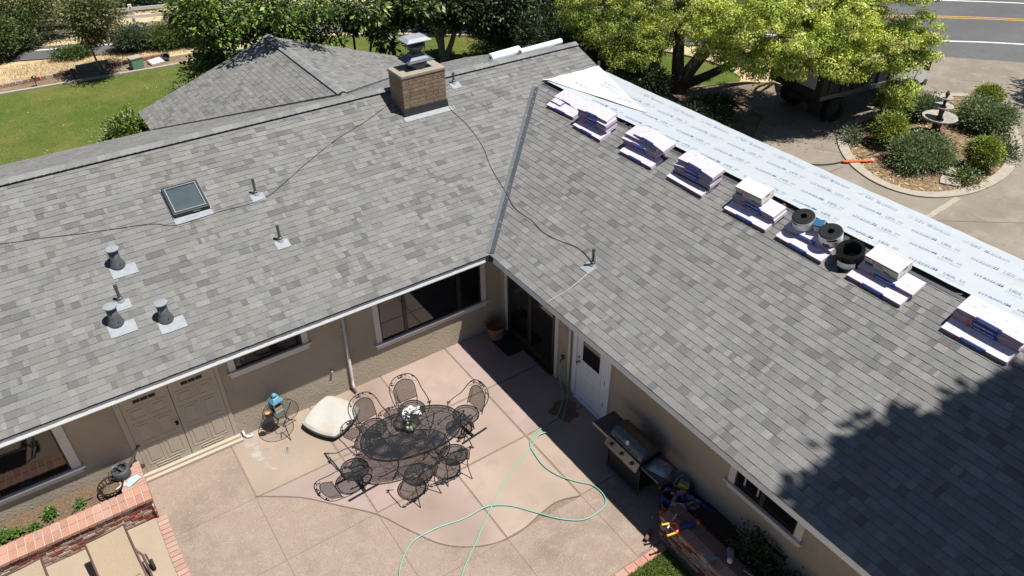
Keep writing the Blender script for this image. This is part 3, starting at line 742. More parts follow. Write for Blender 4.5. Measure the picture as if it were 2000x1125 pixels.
# flashing round the base
q = MB(); q.box((CX0-.012,CY0-.014,3.80),(CX1+.012,CY0-.001,4.035)); q.box((CX0-.02,CY0-.022,3.80),(CX1+.02,CY0-.015,3.93)); q.build('base_flashing', M_['flashdark'], chim)
q = MB(); T = Matrix.Translation((CX0-.06,CY0-.02,zl(CY0-.02)+.014)) @ Matrix.Rotation(math.atan(S),4,'X'); q.box((0,-.16,0),(CX1-CX0+.12,0,.004),0,T); q.build('apron_flashing', M_['flash'], chim)
# cap: round flue collar, flared storm skirt, neck, lid
q = MB(); cc = (.99,4.60,CZ1); q.lathe([(.25,0),(.25,.17)],24,cc); q.build('flue_collar', M_['capmetal'], chim, True)
def square_lathe(prof, c, mi=0):
    b = MB(); k = len(prof)
    for hw, hd, z in prof:
        b.V += [(c[0]-hw,c[1]-hd,c[2]+z),(c[0]+hw,c[1]-hd,c[2]+z),(c[0]+hw,c[1]+hd,c[2]+z),(c[0]-hw,c[1]+hd,c[2]+z)]
    for i in range(k-1):
        for j in range(4):
            j2 = (j+1)%4; b.F.append((4*i+j,4*i+j2,4*i+4+j2,4*i+4+j)); b.M.append(0); b.C.append(None)
    b.F.append((4*k-4,4*k-3,4*k-2,4*k-1)); b.M.append(0); b.C.append(None); b.F.append((3,2,1,0)); b.M.append(0); b.C.append(None)
    return b
square_lathe([(.345,.27,.165),(.35,.275,.18),(.26,.20,.215),(.18,.15,.27),(.135,.125,.33)], cc).build('storm_skirt', M_['capmetal'], chim)
q = MB(); q.lathe([(.135,.33),(.135,.40),(.19,.42),(.21,.52)],20,cc); q.build('flue_neck', M_['capmetal'], chim, True)
for sx in (-1,1):
    for sy in (-1,1):
        q = MB(); q.box((cc[0]+sx*.18-.008,cc[1]+sy*.14-.008,cc[2]+.40),(cc[0]+sx*.18+.008,cc[1]+sy*.14+.008,cc[2]+.64)); q.build('cap_post', M_['flashdark'], chim)
q = MB(); q.box((cc[0]-.17,cc[1]-.13,cc[2]+.46),(cc[0]+.17,cc[1]+.13,cc[2]+.64)); q.build('spark_screen', M_['darkvent'], chim)
square_lathe([(.32,.25,.625),(.32,.25,.64),(.23,.17,.70)], cc).build('chimney_lid', M_['flash'], chim)
# ------------------------------------------------------------------ roof vents, pipes, skylight
AL = math.atan(S)
def on_left(x, y): return Matrix.Translation((x, y, zl(y)+.019)) @ Matrix.Rotation(AL,4,'X')
def flash_plate(par, T, w=.36, l=.40, off=-.06):
    q = MB(); q.box((-w/2,-l/2+off,.0),(w/2,l/2+off-.08,.004),0,T); q.build('flashing', M_['flash'], par)
def bigvent(x, y):
    z = zl(y); v = MB(); v.lathe([(.14,-.05),(.136,.02),(.11,.10),(.086,.135),(.086,.345)],22,(x,y,z)); o = v.build('roof_vent', M_['galv'], house, True)
    flash_plate(o, on_left(x+.06,y), .44, .34, -.14)
    q = MB(); q.lathe([(.085,.345),(.116,.35),(.12,.368),(.115,.376),(.085,.381),(0,.383)],24,(x,y,z)); q.build('vent_cap', M_['flash'], o, False)
    q = MB(); q.tube([(x+.04,y-.12,z+.10),(x+.04,y-.135,z+.10)],.01); q.build('vent_screw', M_['flashdark'], o)
for x, y in ((-6.50,2.50),(-6.88,1.33),(-6.13,1.07)): bigvent(x, y)
def pipe(x, y, h=.34, side='L', r=.028):
    z = zl(y if side == 'L' else x); v = MB(); v.tube([(x,y,z-.05),(x,y,z+h)],r,12); v.lathe([(r+.002,h-.05),(r+.004,h-.05),(r+.004,h),(r-.006,h),(r-.008,h-.04)],14,(x,y,z))
    o = v.build('vent_pipe', M_['galv'], house, False)
    T = on_left(x,y) if side == 'L' else Matrix.Translation((x,y,zl(x)+.019)) @ Matrix.Rotation(-AL,4,'Y') @ Matrix.Rotation(-math.pi/2,4,'Z')
    flash_plate(o, T, .27, .30, -.07)
    q = MB(); q.lathe([(.075,-.02),(.068,.02),(.045,.055),(.036,.07)],16,(x,y,z)); q.build('pipe_boot', M_['flash'], o, True)
    q = MB(); q.lathe([(.05,.065),(.05,.085),(.03,.095)],14,(x,y,z)); q.build('storm_collar', M_['galv'], o, True)
for x, y in ((-3.62,3.20),(-3.66,1.92),(-6.68,1.73),(2.11,4.86)): pipe(x, y, .36 if x < 0 else .28)
pipe(1.12,-1.95,.38,'R')
# straps on the right pipe are part of the aerial cable
q = MB(); T = Matrix.Translation((8.35,6.9,zf(8.35))); q.tube([(8.0,6.2,zf(8.0)-.02),(8.0,6.2,zf(8.0)+.42)],.04,12); q.build('vent_pipe', M_['valley'], house)
# skylight
T = Matrix.Translation((-4.91,3.54,zl(3.54)+.010)) @ Matrix.Rotation(AL,4,'X')
sk = MB(); 
for a, b2 in (((-.35,-.39,0),(.35,-.335,.105)),((-.35,.335,0),(.35,.39,.105)),((-.35,-.335,0),(-.295,.335,.105)),((.295,-.335,0),(.35,.335,.105))): sk.box(a,b2,0,T)
so_ = sk.build('skylight', M_['skyframe'], house, bevel=.006)
q = MB(); q.box((-.295,-.335,.04),(.295,.335,.085),0,T); q.build('pane', M_['skyglass'], so_)
q = MB()
for a, b2 in (((-.30,-.34,.106),(.30,-.325,.112)),((-.30,.325,.106),(.30,.34,.112)),((-.30,-.325,.106),(-.285,.325,.112)),((.285,-.325,.106),(.30,.325,.112))): q.box(a,b2,0,T)
q.build('glazing_bead', M_['flash'], so_)
q = MB(); q.box((-.37,-.41,0),(-.351,.42,.03),0,T); q.box((.351,-.41,0),(.37,.42,.03),0,T); q.box((-.37,-.55,0),(.37,-.391,.005),0,T); q.build('skylight_flashing', M_['flash'], so_)
q = MB(); q.box((.02,-.392,.05),(.16,-.398,.065),0,T); q.build('latch', M_['flash'], so_)
# cables over the roof
def onroof(x, y):
    return max(zl(y), 0) if x < y or y > 4.2 else zl(x)
def cable(name, pts, mat, lab, r=.005, zf_=None):
    P = spline([(x, y, (zf_ or onroof)(x, y)+.028) for x, y in pts], 7)
    q = MB(); q.tube([(p.x, p.y, onroof(p.x,p.y)+.022+.004*math.sin(9*p.x+5*p.y)) for p in P], r, 6)
    o = q.build(name, mat); tag(o, lab, 'cable'); return o
cable('roof_cable', [(-11,4.3),(-8.15,3.71),(-7.67,3.62),(-6.69,3.40),(-5.7,3.2),(-5.28,3.0),(-4.5,3.02),(-3.8,3.0),(-3.34,3.09),(-2.32,3.63),(-1.39,4.07),(-.47,4.39),(.3,4.74)], M_['wire'], 'thin black cable crossing the left roof from the chimney past the skylight')
cable('roof_cable', [(1.6,4.3),(1.53,4.05),(1.62,3.4),(1.57,2.7),(1.38,2.04),(1.27,1.3),(1.12,.77),(1.10,.40),(1.11,.06),(1.05,-.41),(1.10,-.85),(1.22,-1.4),(1.14,-1.9)], M_['wire'], 'black cable snaking down from the chimney over the valley to the lone right pipe', .0065)
q = MB(); P = spline([(1.12,-1.99,zl(1.12)+.3),(1.10,-2.02,zl(1.1)+.04),(.55,-2.08,zl(.55)+.022),(.21,-2.05,zl(.21)+.022),(-.005,-2.02,2.425),(-.03,-2.0,2.33)], 7); q.tube(P, .009, 6); tag(q.build('roof_cable', M_['wirew']), 'white cable running from the right pipe down over the eave', 'cable')
# ------------------------------------------------------------------ windows and doors
# frame of reference on a wall: A(u, w, d) -> world; u along the wall, w up, d out of the wall
LA = lambda: Matrix(((1,0,0,0),(0,0,-1,.445),(0,1,0,0),(0,0,0,1)))        # u=x, d=-y
RA = lambda: Matrix(((0,0,-1,.52),(-1,0,0,0),(0,1,0,0),(0,0,0,1)))        # u=-y, d=-x
def window(A, u0, u1, w0, w1, cas=.10, sill=True, mull=(), name='window', top=True, apron=.12, panes=None, fw=.035):
    T = A()
    fr = MB(); fr.box((u0-cas,w0-.02,0),(u0,w1,.03),0,T); fr.box((u1,w0-.02,0),(u1+cas,w1,.03),0,T); fr.box((u0-cas,w1,0),(u1+cas,w1+cas,.032),0,T)
    o = fr.build(name, M_['trim'], house)
    if sill:
        q = MB(); q.box((u0-cas-.05,w0-.055,0),(u1+cas+.05,w0-.02,.075),0,T); q.box((u0-cas,w0-.055-apron,0),(u1+cas,w0-.056,.028),0,T); q.build('sill', M_['trim'], o)
    q = MB(); q.box((u0,w0-.02,.0),(u1,w0+fw-.02,.018),0,T); q.box((u0,w1-fw,.0),(u1,w1,.018),0,T); q.box((u0,w0+fw-.02,.0),(u0+fw,w1-fw,.018),0,T); q.box((u1-fw,w0+fw-.02,.0),(u1,w1-fw,.018),0,T)
    for mu in mull: q.box((mu-.04,w0+fw-.02,0),(mu+.04,w1-fw,.024),0,T)
    q.build('sash', M_['bronze'], o)
    ed = [u0+fw]+sum([[mu-.04,mu+.04] for mu in mull],[])+[u1-fw]
    for k in range(0,len(ed),2):
        q = MB(); q.box((ed[k],w0+fw-.02,0),(ed[k+1],w1-fw,.006),0,T); q.build('pane', M_['glass'], o)
    return o
window(LA, -2.44, .00, .93, 2.02, .12, True, (-1.86,-.55))
window(LA, -5.34, -4.05, 1.66, 2.02, .12, True, ())
window(LA, -11.2, -8.36, .93, 2.02, .15, True, (-9.46,))
window(RA, 6.44, 7.62, 1.29, 2.02, .13, True, (6.98,), fw=.03)
o = [c for c in house.children if c.name.startswith('window')][-1]
q = MB(); T = RA(); q.box((6.60,1.40,.007),(6.63,1.80,.012),0,T); q.box((6.86,1.40,.007),(6.89,1.80,.012),0,T); q.build('inner_blind', M_['doorbeige'], o)
# double storage doors on the left wall
T = LA(); dz = .10
fr = MB(); fr.box((-7.42,.0,0),(-7.33,2.12,.022),0,T); fr.box((-5.71,0,0),(-5.64,2.12,.022),0,T); fr.box((-7.42,2.121,0),(-5.64,2.19,.022),0,T)
dd = fr.build('double_door', M_['doorbeige'], house)
q = MB(); q.box((-7.44,-.0,0),(-5.60,.055,.16),0,T); q.box((-7.42,.056,0),(-5.62,.105,.09),0,T); q.build('threshold', M_['doorbeige'], dd)
def panel_leaf(u0, u1, par):
    q = MB(); q.box((u0,.11,0),(u1,2.115,.012),0,T); lf = q.build('door_leaf', M_['doorbeige'], par)
    wd = u1-u0
    for (a, b2, c, e) in ((.12,.44,.30,.72),(.56,.88,.30,.72),(.12,.44,.86,1.28),(.56,.88,.86,1.28),(.12,.44,1.42,1.64),(.56,.88,1.42,1.64)):
        q = MB(); x0, x1 = u0+wd*a, u0+wd*b2
        pr = .006
        q.box((x0-.03,c-.03,.012),(x1+.03,c,.012+pr),0,T); q.box((x0-.03,e,.012),(x1+.03,e+.03,.012+pr),0,T); q.box((x0-.03,c,.012),(x0,e,.012+pr),0,T); q.box((x1,c,.012),(x1+.03,e,.012+pr),0,T)
        q.box((x0+.04,c+.04,.012),(x1-.04,e-.04,.020),0,T)
        q.build('door_panel', M_['doorbeige'], par, bevel=.003)
    for (c, e) in ((.155,.215),):
        q = MB(); x0, x1 = u0+wd*.24, u0+wd*.76; 
        q.box((x0,c,.012),(x1,c+.012,.022),0,T); q.box((x0,e,.012),(x1,e+.012,.022),0,T); q.box((x0,c+.013,.012),(x0+.012,e-.001,.022),0,T); q.box((x1-.012,c+.013,.012),(x1,e-.001,.022),0,T); q.box(((x0+x1)/2-.006,c+.013,.012),((x0+x1)/2+.006,e-.001,.020),0,T)
        q.build('door_vent', M_['doorbeige'], par)
    q = MB(); x0, x1 = u0+wd*.26, u0+wd*.74
    for k in range(3): q.box((x0+(x1-x0)*k/3+.006,1.76,.012),(x0+(x1-x0)*(k+1)/3-.006,1.83,.016),0,T)
    q.build('louvre', M_['darkvent'], par)
panel_leaf(-7.325,-6.525,dd); panel_leaf(-6.513,-5.715,dd)
q = MB(); q.box((-6.525,.11,0),(-6.513,2.1,.006),0,T); q.box((-7.33,.11,0),(-7.325,2.1,.006),0,T); q.box((-5.715,.11,0),(-5.71,2.1,.006),0,T); q.build('door_gap', M_['darkvent'], dd)
q = MB(); q.lathe([(.03,0),(.03,.012),(.012,.02),(.012,.04),(.028,.05),(.028,.07),(0,.08)],14,(0,0,0),0,T @ Matrix.Translation((-6.58,1.0,.012))); q.build('door_knob', M_['darkvent'], dd, True)
q = MB(); q.lathe([(.055,0),(.055,.004),(0,.005)],16,(0,0,0),0,T @ Matrix.Translation((-7.375,.33,.023))); q.build('hose_plug', M_['clay'], dd)
# sliding glass door
T = RA()
fr = MB(); fr.box((-.22,.0,0),(-.13,2.14,.03),0,T); fr.box((1.64,0,0),(1.74,2.14,.03),0,T); fr.box((-.22,2.141,0),(1.74,2.2,.03),0,T); sd = fr.build('sliding_door', M_['trim'], house)
q = MB(); q.box((-.125,.0,0),(1.635,.05,.10),0,T); q.build('door_track', M_['bronze'], sd)
for u0, u1, dpt in ((-.125,.74,.012),(.70,1.635,.026)):
    q = MB(); q.box((u0,.05,0),(u0+.09,2.135,dpt),0,T); q.box((u1-.09,.05,0),(u1,2.135,dpt),0,T); q.box((u0+.09,.05,0),(u1-.09,.24,dpt),0,T); q.box((u0+.09,2.05,0),(u1-.09,2.135,dpt),0,T); q.build('door_stile', M_['bronze'], sd)
    q = MB(); q.box((u0+.09,.24,0),(u1-.09,2.05,dpt-.008),0,T); q.build('pane', M_['glass'], sd)
q = MB(); q.box((-.06,.98,.012),(-.035,1.22,.05),0,T); q.build('door_handle', M_['steel'], sd)
# white half-glazed door
fr = MB(); fr.box((2.24,0,0),(2.36,2.12,.03),0,T); fr.box((3.24,0,0),(3.37,2.12,.03),0,T); fr.box((2.24,2.121,0),(3.37,2.2,.03),0,T); wd_ = fr.build('entry_door', M_['whitepaint'], house)
q = MB(); q.box((2.37,.05,0),(3.23,2.115,.014),0,T); q.build('door_leaf', M_['whitepaint'], wd_)
q = MB(); q.box((2.37,0,0),(3.23,.045,.07),0,T); q.build('threshold', M_['whitepaint'], wd_)
for a, b2, c, e in ((2.49,3.11,.18,.52),(2.49,3.11,.60,.96)):
    q = MB(); q.box((a,c,.014),(b2,c+.02,.02),0,T); q.box((a,e-.02,.014),(b2,e,.02),0,T); q.box((a,c+.021,.014),(a+.02,e-.021,.02),0,T); q.box((b2-.02,c+.021,.014),(b2,e-.021,.02),0,T); q.build('door_panel', M_['whitepaint'], wd_, bevel=.003)
q = MB(); q.box((2.50,1.05,.014),(2.54,2.02,.026),0,T); q.box((3.06,1.05,.014),(3.10,2.02,.026),0,T); q.box((2.541,1.05,.014),(3.059,1.09,.026),0,T); q.box((2.541,1.98,.014),(3.059,2.02,.026),0,T); q.build('glazing_frame', M_['whitepaint'], wd_)
q = MB(); q.box((2.541,1.091,.014),(3.059,1.979,.018),0,T); q.build('pane', M_['glass'], wd_)
q = MB(); q.lathe([(.028,0),(.028,.008),(.01,.012),(.01,.045),(.03,.05),(.03,.075),(0,.085)],14,(0,0,0),0,T @ Matrix.Translation((2.44,.98,.014))); q.lathe([(.026,0),(.022,.02),(0,.022)],12,(0,0,0),0,T @ Matrix.Translation((2.44,1.10,.014))); q.build('door_knob', M_['brass'], wd_, True)
for w_ in (.35,.95): 
    q = MB(); q.box((3.226,w_,.012),(3.244,w_+.10,.034),0,T); q.build('hinge', M_['brass'], wd_)
# drain pipes, dryer vent, hose tap, crawl-space vent, wall ledge
q = MB(); q.tube([(-3.19,.41,2.2),(-3.22,.41,.30),(-3.225,.40,.16),(-3.235,.33,.09)],.033,10); dp = q.build('downpipe', M_['trim'], house, True)
q = MB(); q.tube([(-3.235,.335,.095),(-3.24,.26,.03)],.028,10); q.build('pipe_outlet', M_['clay'], dp, True)
for z in (1.6,.5):
    q = MB(); q.box((-3.26,.435,z),(-3.16,.4449,z+.03)); q.build('pipe_strap', M_['trim'], dp)
q = MB(); q.tube([(.485,-2.14,2.2),(.485,-2.14,.22)],.03,10); q.build('downpipe', M_['trim'], house, True)
q = MB(); q.lathe([(.035,0),(.035,.01),(.026,.015),(.026,.06),(0,.06)],14,(0,0,0),0,LA() @ Matrix.Translation((-3.60,.68,0))); q.build('wall_vent', M_['flash'], house)
q = MB(); T = RA(); q.tube([T @ Vector(p) for p in ((1.95,.70,0),(1.95,.70,.09),(1.95,.64,.11))],.016,8); q.tube([T @ Vector(p) for p in ((1.95,.70,.05),(1.95,.78,.05))],.008,6); q.lathe([(.035,-.01),(.035,.01)],8,(0,0,0),0,T @ Matrix.Translation((1.95,.78,.05)) @ Matrix.Rotation(math.pi/2,4,'X')); q.build('hose_tap', M_['bronze'], house)
q = MB(); q.box((7.20,.60,.0),(7.62,.68,.012),0,T); q.build('crawl_vent', M_['darkvent'], house)
q = MB(); q.box((-12,.18,0),(-7.42,.25,.035),0,LA()); q.box((-12,.10,0),(-7.8,.14,.02),0,LA()); q.build('wall_ledge', M_['trim'], house)
q = MB(); q.tube([(-5.55,.42,.14),(-5.55,.40,.05),(-5.52,.34,.03),(-5.45,.30,.035),(-5.40,.32,.045)],.022,8); q.build('drain_pipe', M_['whitepaint'], house, True)
mt, nt, bs_ = newmat('mineral_crust'); L = nt.links.new
bs_.inputs['Base Color'].default_value = (.40,.36,.33,1); bs_.inputs['Roughness'].default_value = .95
tcn = N(nt,'ShaderNodeTexCoord'); nz = N(nt,'ShaderNodeTexNoise'); nz.inputs['Scale'].default_value = 3.2; nz.inputs['Detail'].default_value = 7; L(tcn.outputs['Object'], nz.inputs['Vector'])
rr_ = N(nt,'ShaderNodeMapRange'); rr_.inputs[1].default_value = .47; rr_.inputs[2].default_value = .66; rr_.inputs[4].default_value = .75; L(nz.outputs[0], rr_.inputs[0])
trn = N(nt,'ShaderNodeBsdfTransparent'); mxs = N(nt,'ShaderNodeMixShader'); L(rr_.outputs[0], mxs.inputs[0]); L(trn.outputs[0], mxs.inputs[1]); L(bs_.outputs[0], mxs.inputs[2]); L(mxs.outputs[0], nt.nodes['Material Output'].inputs[0])
b = MB(); P = spline([(-5.55,.36,0),(-5.58,.05,0),(-5.50,-.25,0),(-5.30,-.48,0),(-5.05,-.62,0),(-4.8,-.62,0)],6); wds = [.10,.22,.26,.24,.30,.20]
for i in range(len(P)-1):
    w0, w1 = wds[min(i//6,5)], wds[min((i+1)//6,5)]; t0 = (P[i+1]-P[i]).normalized(); n0 = Vector((-t0.y,t0.x,0))
    b.face([P[i]-n0*w0+Vector((0,0,.0035)), P[i+1]-n0*w1+Vector((0,0,.0035)), P[i+1]+n0*w1+Vector((0,0,.0035)), P[i]+n0*w0+Vector((0,0,.0035))])
tag(b.build('mineral_stain', mt), 'pale mineral stain trailing over the pink slab from the drain pipe', 'stain')
# ------------------------------------------------------------------ brick planter, left
pl = thing('brick_planter', 'long red brick planter with a double row of cap bricks against the left wall', 'planter', (-9,-.3,0))
IM = Matrix.Translation((9,.3,0))
q = MB(); q.box((-14,-.557,-.02),(-7.42,-.30,.44),0,IM); q.box((-14,-.59,.44),(-7.40,-.215,.487),0,IM); q.box((-7.78,-.214,-.02),(-7.42,.42,.482),0,IM); q.build('core', M_['grout'], pl)
q = MB()
n = 60
for i in range(n):
    x0, x1 = -14+(6.22)*i/n, -14+6.22*(i+1)/n
    q.face([IM @ Vector(p) for p in ((x0,-.30,.36+R.uniform(-.0,.03)),(x1,-.30,.36+.015),(x1,.42,.40),(x0,.42,.40))])
q.build('soil', M_['soil'], pl)
bc = 0
for r_, (ya, yb_) in enumerate(((-.60,-.41),(-.395,-.205))):
    x = -7.39
    while x > -10.6:
        wb = .112; q = MB(); q.box((x-wb,ya,.435),(x,yb_,.50+R.uniform(-.003,.004)),0,IM,brick_col(1)); q.build('cap_brick', M_['brickcap'], pl, bevel=.004); x -= wb+.017
for k in range(8):
    y0 = -.19+k*.076
    for (xa, xb) in ((-7.79,-7.60),(-7.59,-7.39)):
        c = brick_col(1); c = tuple(.55*v+.45*w_ for v, w_ in zip(c, (.52,.34,.29)))
        q = MB(); q.box((xa,y0,.43),(xb,y0+.068,.492+R.uniform(-.003,.003)),0,IM,c); q.build('cap_brick', M_['brickcap'], pl, bevel=.004)
for r_ in range(6):
    z = .0+r_*.070; x = -7.40-(.11 if r_ % 2 else 0)
    if r_ % 2:
        q = MB(); q.box((-7.505,-.565,z),(-7.40,-.545,z+.056),0,IM,brick_col()); q.build('brick', M_['brickred'], pl)
    while x > -10.3:
        wb = .20+R.uniform(-.012,.008); q = MB(); q.box((x-wb,-.572+R.uniform(-.006,.005),z+R.uniform(-.003,.003)),(x-.012,-.545,z+.056),0,IM,brick_col()); q.build('brick', M_['brickred'], pl, bevel=.006); x -= .212
    for k in range(4):
        q = MB(); q.box((-7.43,-.53+k*.22+(.0 if r_%2 else -.1),z),(-7.405,-.33+k*.22+(.0 if r_%2 else -.1),z+.056),0,IM,brick_col()); q.build('brick', M_['brickred'], pl)
# planter, right: low brick wall with sunlit edge
pr = thing('brick_planter', 'low brick planter wall in the shade beside the lawn at the right wing', 'planter', (-.2,-7,0))
IR = Matrix.Translation((.2,7,0))
q = MB(); q.box((-.43,-9.6,-.02),(-.06,-5.88,.50),0,IR); q.box((-.455,-9.6,.50),(-.045,-5.87,.544),0,IR); q.build('core', M_['grout'], pr)
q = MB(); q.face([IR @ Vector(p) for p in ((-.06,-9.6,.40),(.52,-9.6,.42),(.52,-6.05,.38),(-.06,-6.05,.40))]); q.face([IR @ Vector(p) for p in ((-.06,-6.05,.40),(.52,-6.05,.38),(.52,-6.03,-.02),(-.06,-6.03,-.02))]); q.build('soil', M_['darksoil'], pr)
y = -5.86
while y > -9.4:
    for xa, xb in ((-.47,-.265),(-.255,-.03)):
        q = MB(); q.box((xa,y-.20,.50),(xb,y,.558+R.uniform(-.003,.003)),0,IR,brick_col(1) if xa < -.4 else tuple(.45*v for v in brick_col(1))); q.build('cap_brick', M_['brickcap'], pr, bevel=.004)  # back row darkened: shade on the wall top painted into the bricks
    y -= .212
for r_ in range(7):
    z = .005+r_*.070; y = -5.87-(.10 if r_ % 2 else 0)
    while y > -8.2:
        q = MB(); q.box((-.452+R.uniform(-.006,.004),y-.198,z),(-.425,y,z+.056),0,IR,brick_col()); q.build('brick', M_['brickred'], pr, bevel=.005); y -= .212

# ------------------------------------------------------------------ wrought-iron furniture
def mesh_strips(b, T, inside, xr, yr, sp=.019, wd=.0075):
    # criss-cross expanded-metal mesh, clipped by inside(x, y); two diagonal families
    for fam in (0,1):
        d = Vector((math.cos(.6),math.sin(.6),0)) if fam == 0 else Vector((math.cos(.6),-math.sin(.6),0)); nrm = Vector((-d.y,d.x,0))
        L = (xr+yr)*1.2; k = -int(L/sp)
        while k*sp < L:
            c = nrm*(k*sp); k += 1; seg = []; st = None
            m_ = 60
            for i in range(-m_, m_+1):
                p = c+d*(i*L/m_)
                if inside(p.x, p.y):
                    if st is None: st = p
                    en = p
                else:
                    if st is not None and (en-st).length > .005: seg.append((st,en))
                    st = None
            if st is not None and (en-st).length > .005: seg.append((st,en))
            for a, e in seg:
                h = Vector((0,0,.0012*fam))
                b.face([T @ (a-nrm*wd/2+h), T @ (e-nrm*wd/2+h), T @ (e+nrm*wd/2+h), T @ (a+nrm*wd/2+h)])
def ell(a, b_, n=28, z=0): return [(a*math.cos(2*math.pi*i/n), b_*math.sin(2*math.pi*i/n), z) for i in range(n)]
def leaf_orn(b, p, s=.045):
    for k in range(4):
        a = R.uniform(0,6.28); T = Matrix.Translation(p) @ Matrix.Rotation(a,4,'Z') @ Matrix.Rotation(R.uniform(-.6,.6),4,'X')
        b.face([T @ Vector(v) for v in ((0,0,0),(s*.5,s*.35,.006),(s,0,0),(s*.5,-s*.35,.006))])
def make_chair(spring, lab, loc, rz):
    t = thing('patio_chair', lab, 'chair', loc, rz, 'wrought iron chairs around the oval table')
    q = MB(); T = Matrix.Translation((0,.0,.42)); mesh_strips(q, T, lambda x, y: (x/.255)**2+(y/.245)**2 < 1, .27, .27); 
    q.tube([T @ Vector(p) for p in ell(.26,.25)],.011,6,closed=True); q.tube([T @ Vector((p[0],p[1],-.035)) for p in ell(.235,.225)],.007,5,closed=True); q.build('seat', M_['iron'], t)
    Tb = Matrix.Translation((0,-.235,.475)) @ Matrix.Rotation(math.radians(107),4,'X')
    ins = lambda x, y: abs(x) < .215 and 0 < y < .46 and (y < .24 or (x/.215)**2+((y-.24)/.215)**2 < 1)
    q = MB(); mesh_strips(q, Tb, ins, .25, .45)
    arch = [(-.22,-.05,0),(-.22,.24,0)]+[(-.22*math.cos(a),.24+.22*math.sin(a),0) for a in [math.pi*i/12 for i in range(1,12)]]+[(.22,.24,0),(.22,-.05,0)]
    q.tube([Tb @ Vector(p) for p in arch],.009,6); q.tube([Tb @ Vector(p) for p in ((-.22,-.0,0),(.22,-.0,0))],.008,6)
    q.tube([Tb @ Vector(p) for p in ((.165,0,.004),(.165,.30,.004))],.006,5); q.build('backrest', M_['iron'], t)
    for sgn in (0,):
        q = MB()
        pts = [(-.27,.20,.42),(-.30,.20,.56),(-.315,.14,.64),(-.325,-.02,.66),(-.315,-.17,.69),(-.295,-.33,.82),(-.19,-.405,.95),(0,-.43,.99)]
        pts = pts+[(-x,y,z) for x,y,z in pts[::-1][1:]]
        q.tube(spline(pts,4),.0095,6); q.build('arm_frame', M_['iron'], t)
    q = MB()
    for (x, y, z) in ((-.31,.17,.62),(.31,.17,.62),(-.22,-.37,.89),(.22,-.37,.89),(-.06,-.41,.965),(.05,-.41,.965),(.0,-.415,.96)): leaf_orn(q, (x,y,z), .055)
    wv = spline([(-.27,-.31,.80),(-.19,-.35,.84),(-.13,-.40,.93),(-.03,-.385,.92),(.04,-.41,.96),(.13,-.39,.92),(.21,-.35,.84),(.27,-.31,.80)],4); q.tube(wv,.0045,4); q.build('vine_ornament', M_['iron'], t, kind='stuff')
    if spring:
        for sx in (-.24,.24):
            q = MB(); q.cbox((sx,-.0,.012),(.035,.62,.02)); q.build('runner', M_['iron'], t)
        q = MB(); q.cbox((0,.03,.034),(.47,.045,.02)); q.build('crossbar', M_['iron'], t)
        for sx in (-.13,.13):
            q = MB(); q.tube(spline([(sx,.03,.05),(sx,.20,.09),(sx,.235,.20),(sx,.15,.30),(sx,.0,.33),(sx,-.06,.38),(sx,.0,.41)],6),.014,6); q.build('spring', M_['iron'], t)
    else:
        for sx in (-1,1):
            q = MB(); q.tube(spline([(sx*.20,.16,.42),(sx*.215,.19,.28),(sx*.225,.22,.12),(sx*.25,.27,.0)],5),.009,6); q.build('leg', M_['iron'], t)
            q = MB(); q.tube(spline([(sx*.20,-.18,.50),(sx*.20,-.20,.40),(sx*.20,-.22,.22),(sx*.235,-.33,.0)],5),.009,6); q.build('leg', M_['iron'], t)
        q = MB(); q.tube(spline([(-.215,.19,.26),(-.1,.0,.20),(0,-.02,.19),(.1,.0,.20),(.215,.19,.26)],5),.006,5); q.tube(spline([(-.2,-.21,.26),(-.1,-.04,.20),(0,-.02,.19),(.1,-.04,.20),(.2,-.21,.26)],5),.006,5); q.build('stretcher', M_['iron'], t)
    return t
c0 = make_chair(False, 'iron patio chair nearest the white chair cushion, back towards the wall', (-3.50,-1.22,0), math.radians(180+6))
dup(c0, (-2.66,-1.20,0), math.radians(180-4), 'iron patio chair behind the white orchid, back towards the wide window')
dup(c0, (-2.58,-2.66,0), math.radians(-12), 'iron patio chair in front of the table at the right, nearer the hose')
dup(c0, (-3.33,-2.70,0), math.radians(8), 'iron patio chair in front of the table at the middle, nearest the camera')
c1 = make_chair(True, 'spring based iron chair at the right end of the oval table', (-1.86,-1.92,0), math.radians(90+8))
dup(c1, (-4.22,-1.94,0), math.radians(-90+4), 'spring based iron chair at the left end of the oval table')
# table
tb = thing('patio_table', 'oval black iron mesh table with a white orchid on it', 'table', (-3.05,-1.98,0), math.radians(-9))
q = MB(); T = Matrix.Translation((0,0,.72)); mesh_strips(q, T, lambda x, y: (abs(x/.93)**2.3+abs(y/.54)**2.3) < 1, .95, .56, .0175, .0088); q.build('mesh_top', M_['iron'], tb)
sup = [(.95*abs(math.cos(a))**(2/2.3)*math.copysign(1,math.cos(a)), .56*abs(math.sin(a))**(2/2.3)*math.copysign(1,math.sin(a)), .715) for a in [2*math.pi*i/48 for i in range(48)]]
q = MB(); q.tube(sup,.014,6,closed=True); q.tube([(x*.98,y*.98,z-.05) for x,y,z in sup],.008,5,closed=True)
q.build('rim', M_['iron'], tb)
q = MB(); q.tube(ell(.86,.46,32,.69),.006,4,closed=True); q.tube(ell(.45,.28,24,.69),.006,4,closed=True); q.lathe([(.05,.70),(.05,.724),(.03,.724),(.03,.70)],12)
for k in range(10):
    a = 2*math.pi*k/10; q.tube(spline([(.06*math.cos(a),.06*math.sin(a),.70),(.4*math.cos(a+.3),.26*math.sin(a+.3),.70),(.86*math.cos(a),.46*math.sin(a),.70)],4),.005,4)
    q.tube(spline([(.5*math.cos(a),.3*math.sin(a),.70),(.62*math.cos(a+.25),.4*math.sin(a+.25),.70),(.80*math.cos(a+.2),.45*math.sin(a+.2),.70)],4),.005,4)
q.build('scrollwork', M_['iron'], tb)
